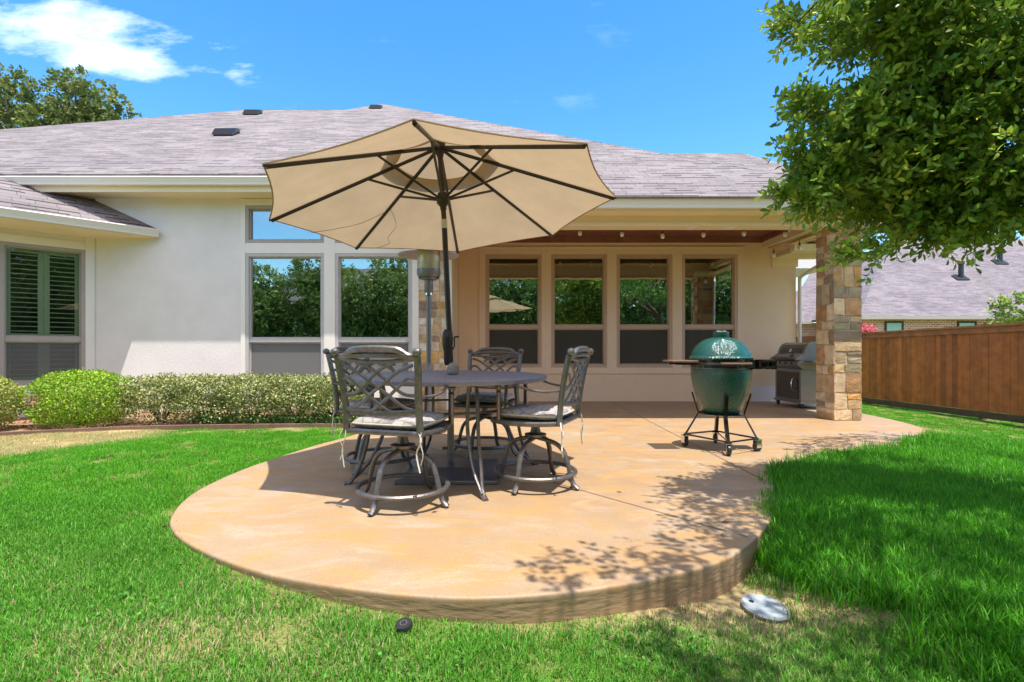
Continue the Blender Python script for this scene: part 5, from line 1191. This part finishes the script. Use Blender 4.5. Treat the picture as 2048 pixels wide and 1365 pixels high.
def crown(parent, blobs, nt, per, leaf, base, m, hi=None, hf=0, simple=False, droop=.1, reject=None, tl=(.14, .30), bias=(0, 0, 0), fill=.5, name='foliage', wid=.42, twigs=True, out=.9):
    """twigs spread through a set of ellipsoids; leaves set alternately along every twig"""
    vol = np.array([b[3]*b[4]*b[5] for b in blobs])**(2/3); cnt = (nt*vol/vol.sum()).astype(int)+1; P0 = []; D0 = []
    for b, k in zip(blobs, cnt):
        p, d = shell_points(k, b[:3], b[3:6], fill); P0.append(p); D0.append(d)
    P0 = np.concatenate(P0); D0 = np.concatenate(D0)
    if reject is not None: kk = ~reject(P0); P0, D0 = P0[kk], D0[kk]
    n = len(P0); D = norm(D0*out+rng.normal(size=(n, 3))*.6+np.array(bias)); Ln = rng.uniform(*tl, n)
    s = (np.arange(per)+.6)/per; pos = P0[:, None]+D[:, None]*(Ln[:, None]*s[None])[:, :, None]; pos[:, :, 2] -= (s**2)[None]*Ln[:, None]*droop*2
    side = norm(np.cross(D, rng.normal(size=(n, 3)))); up = np.cross(side, D); ph = np.arange(per)*2.4
    ld = D[:, None]*.75+(np.cos(ph)[None, :, None]*side[:, None]+np.sin(ph)[None, :, None]*up[:, None])*.8+rng.normal(size=(n, per, 3))*.22
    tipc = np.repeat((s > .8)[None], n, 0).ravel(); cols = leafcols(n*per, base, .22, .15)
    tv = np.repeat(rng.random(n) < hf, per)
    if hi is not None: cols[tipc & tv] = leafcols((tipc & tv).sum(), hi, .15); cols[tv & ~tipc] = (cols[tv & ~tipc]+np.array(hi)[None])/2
    sz = rng.uniform(.7, 1.15, n*per)*leaf
    leaves(name, pos.reshape(-1, 3), ld.reshape(-1, 3), sz, cols, m, parent, wid=wid, simple=simple)
    if twigs:
        e = P0+D*Ln[:, None]; e[:, 2] -= Ln*droop*2; w_ = .0022*leaf/.06
        V = np.stack([P0+side*w_, P0-side*w_, e-side*w_*.4, e+side*w_*.4, P0+up*w_, P0-up*w_, e-up*w_*.4, e+up*w_*.4], 1)
        np_mesh('twigs', V.reshape(-1, 3), 4, (np.arange(n)[:, None]*8+np.arange(8)).ravel(), M['twig'], parent)
# --- near overhanging tree, trunk outside the frame on the right
TB = Vector((6.0, 3.0, -.08)); tr = thing('shade_tree', TB, 0, 'leafy green tree whose branches hang into the upper right', 'tree'); tbo = np.array(TB)
vis = [(1960, 90, 3.5, .62, .5, .42), (1830, 40, 3.6, .50, .4, .26), (1740, 45, 3.5, .28, .2, .09), (1640, 40, 3.4, .24, .12, .045), (1590, 50, 3.3, .09, .08, .03), (1900, 230, 3.6, .58, .5, .42), (2060, 300, 3.4, .62, .5, .55), (1790, 215, 3.7, .36, .3, .16), (1700, 225, 3.5, .30, .2, .12), (1625, 235, 3.4, .18, .1, .06),
       (1800, 320, 3.6, .46, .35, .28), (1680, 310, 3.5, .28, .2, .10), (1640, 375, 3.6, .26, .2, .085), (1590, 385, 3.5, .13, .1, .055), (1760, 385, 3.7, .30, .25, .14), (1930, 400, 3.6, .50, .4, .26), (1820, 470, 3.7, .26, .25, .16), (1760, 500, 3.6, .16, .15, .08), (1900, 480, 3.6, .30, .25, .13), (2060, 420, 3.4, .40, .35, .22), (1725, 475, 3.3, .09, .08, .03)]
blobs = []
for px, py, Y, a, b, c in vis: p = W(px, py, Y); blobs.append((p.x-tbo[0], p.y-tbo[1], p.z-tbo[2], a, b, c))
def rej(P):
    Q = P+tbo; u_ = CX+FPX*Q[:, 0]/np.maximum(Q[:, 1], .3); v_ = HY-FPX*(Q[:, 2]-CAMH)/np.maximum(Q[:, 1], .3)
    # keep crown clear of the open air in front of the house and below the hanging branches
    hang = (v_ > 478) | ((v_ > 452) & (u_ < 1770)) | ((u_ < 1598) & (v_ > 150)) | ((v_ > 485-.33*(u_-1850)) & (u_ > 1850)); left = (u_ < 1560) & (v_ > -5) & (v_ < 1300)
    gap = (u_ > 1735) & (u_ < 1800) & (v_ > 95) & (v_ < 150); gap |= (u_ < 1765) & (v_ > 100) & (v_ < 190); gap |= (u_ < 1700) & (v_ > 425) & (v_ < 480) | ((u_ < 1650) & (v_ > 255) & (v_ < 290)) | ((u_<1625)&(v_>410))
    return (Q[:, 1] > .3) & (hang | left | gap)
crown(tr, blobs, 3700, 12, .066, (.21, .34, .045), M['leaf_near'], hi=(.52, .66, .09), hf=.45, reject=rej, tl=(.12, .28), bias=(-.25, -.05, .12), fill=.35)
spr = []
for px, py, Y, a, b, c in ((1615, 205, 3.4, .10, .08, .05), (1600, 285, 3.4, .10, .08, .04), (1640, 340, 3.5, .10, .08, .05), (1590, 388, 3.5, .13, .1, .045), (1655, 385, 3.5, .14, .1, .05), (1700, 498, 3.3, .07, .06, .015), (1745, 510, 3.4, .11, .08, .04), (1600, 60, 3.4, .12, .08, .04)):
    p = W(px, py, Y); spr.append((p.x-tbo[0], p.y-tbo[1], p.z-tbo[2], a, b, c))
crown(tr, spr, 150, 12, .060, (.22, .36, .05), M['leaf_near'], hi=(.52, .66, .09), hf=.6, tl=(.09, .19), bias=(-.7, -.05, .15), fill=.3, out=.5)
hib = []
for x, y, z, a, b, c in ((1.05, 1.60, 3.9, .42, .14, .3), (1.75, 1.72, 3.9, .42, .28, .3), (2.15, 2.25, 4.0, .5, .4, .4), (2.3, 2.95, 4.1, .50, .42, .4), (3.2, 2.4, 4.3, 1.0, .9, .5), (4.6, 2.9, 4.4, .7, .5, .4), (3.3, 1.2, 4.2, 1.1, .6, .4), (5.2, 1.2, 4.2, .8, .6, .4), (1.9, .75, 4.3, .9, .5, .4), (3.0, .1, 4.2, 1.4, .8, .5), (2.75, 3.6, 3.9, .40, .35, .25), (4.0, 4.0, 3.7, .5, .4, .4), (4.7, 5.4, 2.9, .65, .28, .18), (3.9, 4.9, 3.0, .45, .28, .18), (5.3, 5.7, 2.9, .4, .2, .15)):
    hib.append((x-tbo[0], y-tbo[1], z-tbo[2], a, b, c))
def rej2(P):
    Q = P+tbo; u_ = CX+FPX*Q[:, 0]/np.maximum(Q[:, 1], .3); v_ = HY-FPX*(Q[:, 2]-CAMH)/np.maximum(Q[:, 1], .3)
    return (Q[:, 1] > .3) & (v_ > -60) & (u_ < 1750) & (v_ < 1300)
crown(tr, hib, 2700, 8, .075, (.10, .23, .028), M['leaf_near'], reject=rej2, tl=(.15, .35), fill=.3, name='foliage', simple=True, wid=.5, twigs=False)
q = MB(); q.tube(spl([(0, 0, -.1), (.03, .02, .8), (-.1, .0, 1.7), (-.25, .1, 2.4)], 4), [.17, .16, .155, .15, .145, .14, .135, .13, .125, .12, .11, .10, .095], 12); q.build('trunk', M['bark'], tr, smooth=True)
q = MB(); jn = Vector((-.25, .1, 2.35))
limbs = [Vector(p)-TB for p in ((4.6, 3.2, 3.3), (3.6, 3.3, 2.9), (4.4, 1.4, 3.9), (2.9, 2.4, 3.9), (5.6, 4.2, 3.6))]
for i, e in enumerate(limbs):
    s0 = jn if i != 1 else limbs[0]
    q.tube(spl([s0, s0.lerp(e, .5)+Vector((0, 0, .10)), e], 5), [.075-.0045*k for k in range(11)], 8)
for b in blobs[:14]+hib:
    e = Vector(b[:3]); s0 = min(limbs, key=lambda l: (l-e).length); q.tube(spl([s0, s0.lerp(e, .5)+Vector((0, 0, .10)), e], 5), [.026-.0021*k for k in range(11)], 6)
q.build('branches', M['bark'], tr, smooth=True)

# --- tree behind the house on the left
t = thing('oak_tree', (-22, 25, -.3), 0, 'green oak tree with open crown rising behind the left roof', 'tree'); o3 = np.array([-22, 25, -.3])
bl = []
for px, py, r_ in ((-60, 215, 1.5), (30, 205, 1.2), (70, 230, 1.1), (110, 215, .9), (150, 235, .9), (180, 175, .55), (185, 215, .95), (215, 210, .9), (245, 240, .75), (50, 180, .8), (20, 250, 1.3), (110, 255, 1.2), (190, 260, 1.2), (262, 258, .45), (165, 180, .45)):
    p = W(px, py, 25); bl.append((p.x-o3[0], (p.y-o3[1])+rng.uniform(-1, 1), p.z-o3[2], r_, r_, r_*.62))
for a in range(6): bl.append((math.cos(a)*2.5, math.sin(a)*2.5+1, 8+a*.3, 2.2, 2, 1.2))
crown(t, bl, 4200, 9, .20, (.14, .20, .05), M['leaf'], hi=(.28, .32, .12), hf=.35, simple=True, tl=(.25, .6), fill=.75, wid=.55, twigs=False)
q = MB(); q.tube(spl([(0, 0, 0), (.2, 0, 3), (0, .2, 6)], 4), [.4-.02*i for i in range(9)], 10); q.build('trunk', M['bark'], t, smooth=True)
q = MB(); jn = Vector((0, .2, 5.8))
for b in bl: e = Vector(b[:3]); q.tube(spl([jn, jn.lerp(e, .5)+Vector((rng.uniform(-.6, .6), 0, rng.uniform(-.3, .5))), e+Vector((0, 0, b[5]*.5))], 5), [.17-.014*i for i in range(11)], 6)
q.build('branches', M['bark'], t, smooth=True)
t = thing('oak_tree', (-19.5, 27, -.3), 0, 'tip of a small tree just showing over the roof edge', 'tree')
crown(t, [(0, 0, 12.85, .9, .8, .28)], 110, 8, .2, (.10, .15, .035), M['leaf'], simple=True, tl=(.2, .4), twigs=False)
q = MB(); q.tube([(0, 0, 0), (0, 0, 12.6)], [.2, .05], 8); q.build('trunk', M['bark'], t, smooth=True)

# --- plants beyond the fence
t = thing('garden_shrub', (10.55, 10.2, -.3), 0, 'light green leafy shrub growing above the fence at the right edge', 'shrub')
crown(t, [(0, 0, 2.2, .42, .4, .26), (.3, 0, 1.7, .5, .5, .5)], 330, 9, .085, (.20, .34, .05), M['leaf'], hi=(.4, .5, .1), hf=.4, simple=True, tl=(.15, .35), wid=.55)
q = MB(); q.tube(spl([(0, 0, 0), (.05, 0, 1), (0, 0, 2.1)], 4), .03, 6); q.build('trunk', M['bark'], t, smooth=True)
t = thing('flowering_shrub', (10.72, 14.85, -.35), 0, 'pink flowering shrub tip showing above the fence beside the column', 'shrub')
crown(t, [(0, 0, 2.05, .14, .14, .13)], 60, 7, .06, (.8, .2, .25), M['pink'], simple=True, tl=(.06, .12), wid=.7, name='blossom', twigs=False)
crown(t, [(0, 0, 1.5, .4, .4, .35)], 120, 8, .07, (.12, .25, .05), M['leaf'], simple=True, tl=(.1, .2), wid=.6)
q = MB(); q.tube([(0, 0, 0), (0, 0, 2)], .025, 6); q.build('trunk', M['bark'], t, smooth=True)

# --- what the windows mirror: trees and a house on the far side of the yard, behind the camera
t0 = thing('evergreen_tree', (0, -7, -.1), 0, 'dense green tree behind the camera seen mirrored in the windows', 'tree', 'trees mirrored in the windows')
bb = [(0, 0, 1.4, 1.3, 1.2, 1.3), (.5, .2, 2.7, 1.2, 1.1, .9), (-.5, -.1, 3.0, 1.1, 1.0, .9), (0, 0, 3.9, .9, .8, .7), (.8, .3, 1.6, .8, .8, .9), (-.9, .3, 1.9, .8, .8, .8)]
crown(t0, bb, 2600, 8, .12, (.14, .24, .05), M['leaf'], hi=(.42, .52, .16), hf=.4, simple=True, tl=(.15, .4), fill=.75, wid=.5, twigs=False)
q = MB(); q.tube([(0, 0, 0), (0, 0, 3.5)], [.16, .06], 8); q.build('trunk', M['bark'], t0, smooth=True)
for x, y, s, a in ((-14.5, -7.5, 1.5, 1), (-12, -6.5, 1.15, 1), (-9.6, -7.6, 1.4, 2), (-7.6, -6.4, 1.12, 3), (-5.6, -7.4, 1.35, 4), (-3.6, -6.3, 1.15, 5), (-1.7, -7.4, 1.4, 5), (2.2, -7.2, 1.45, 6), (4.2, -6.4, 1.3, .5), (6.2, -7.4, 1.5, 1.5), (8.4, -6.6, 1.35, 2.5), (10.8, -7.6, 1.55, 3.4), (13, -6.8, 1.5, 4.4)):
    c = copy_tree(t0); c.location = (x, y, -.1); c.scale = (s, s, s); c.rotation_euler = (0, 0, a)
t0.location = (.3, -6.6, -.1); t0.scale = (1.25, 1.25, 1.25)
h2 = thing('house', (-12, -24, -.2), 0, 'house across the back yard seen mirrored in the left windows', 'house')
q = MB(); q.box(-9, 9, -5, 5, 0, 3.4); q.build('wall', M['stucco'], h2)
q = MB(); a_ = [Vector(p) for p in ((-9.6, -5.6, 3.4), (9.6, -5.6, 3.4), (9.6, 5.6, 3.4), (-9.6, 5.6, 3.4), (-4, 0, 8.2), (4, 0, 8.2))]
q.add(a_, [(0, 1, 5, 4), (2, 3, 4, 5), (1, 2, 5), (3, 0, 4), (0, 3, 2, 1)]); q.build('roof', M['shingle_far'], h2)
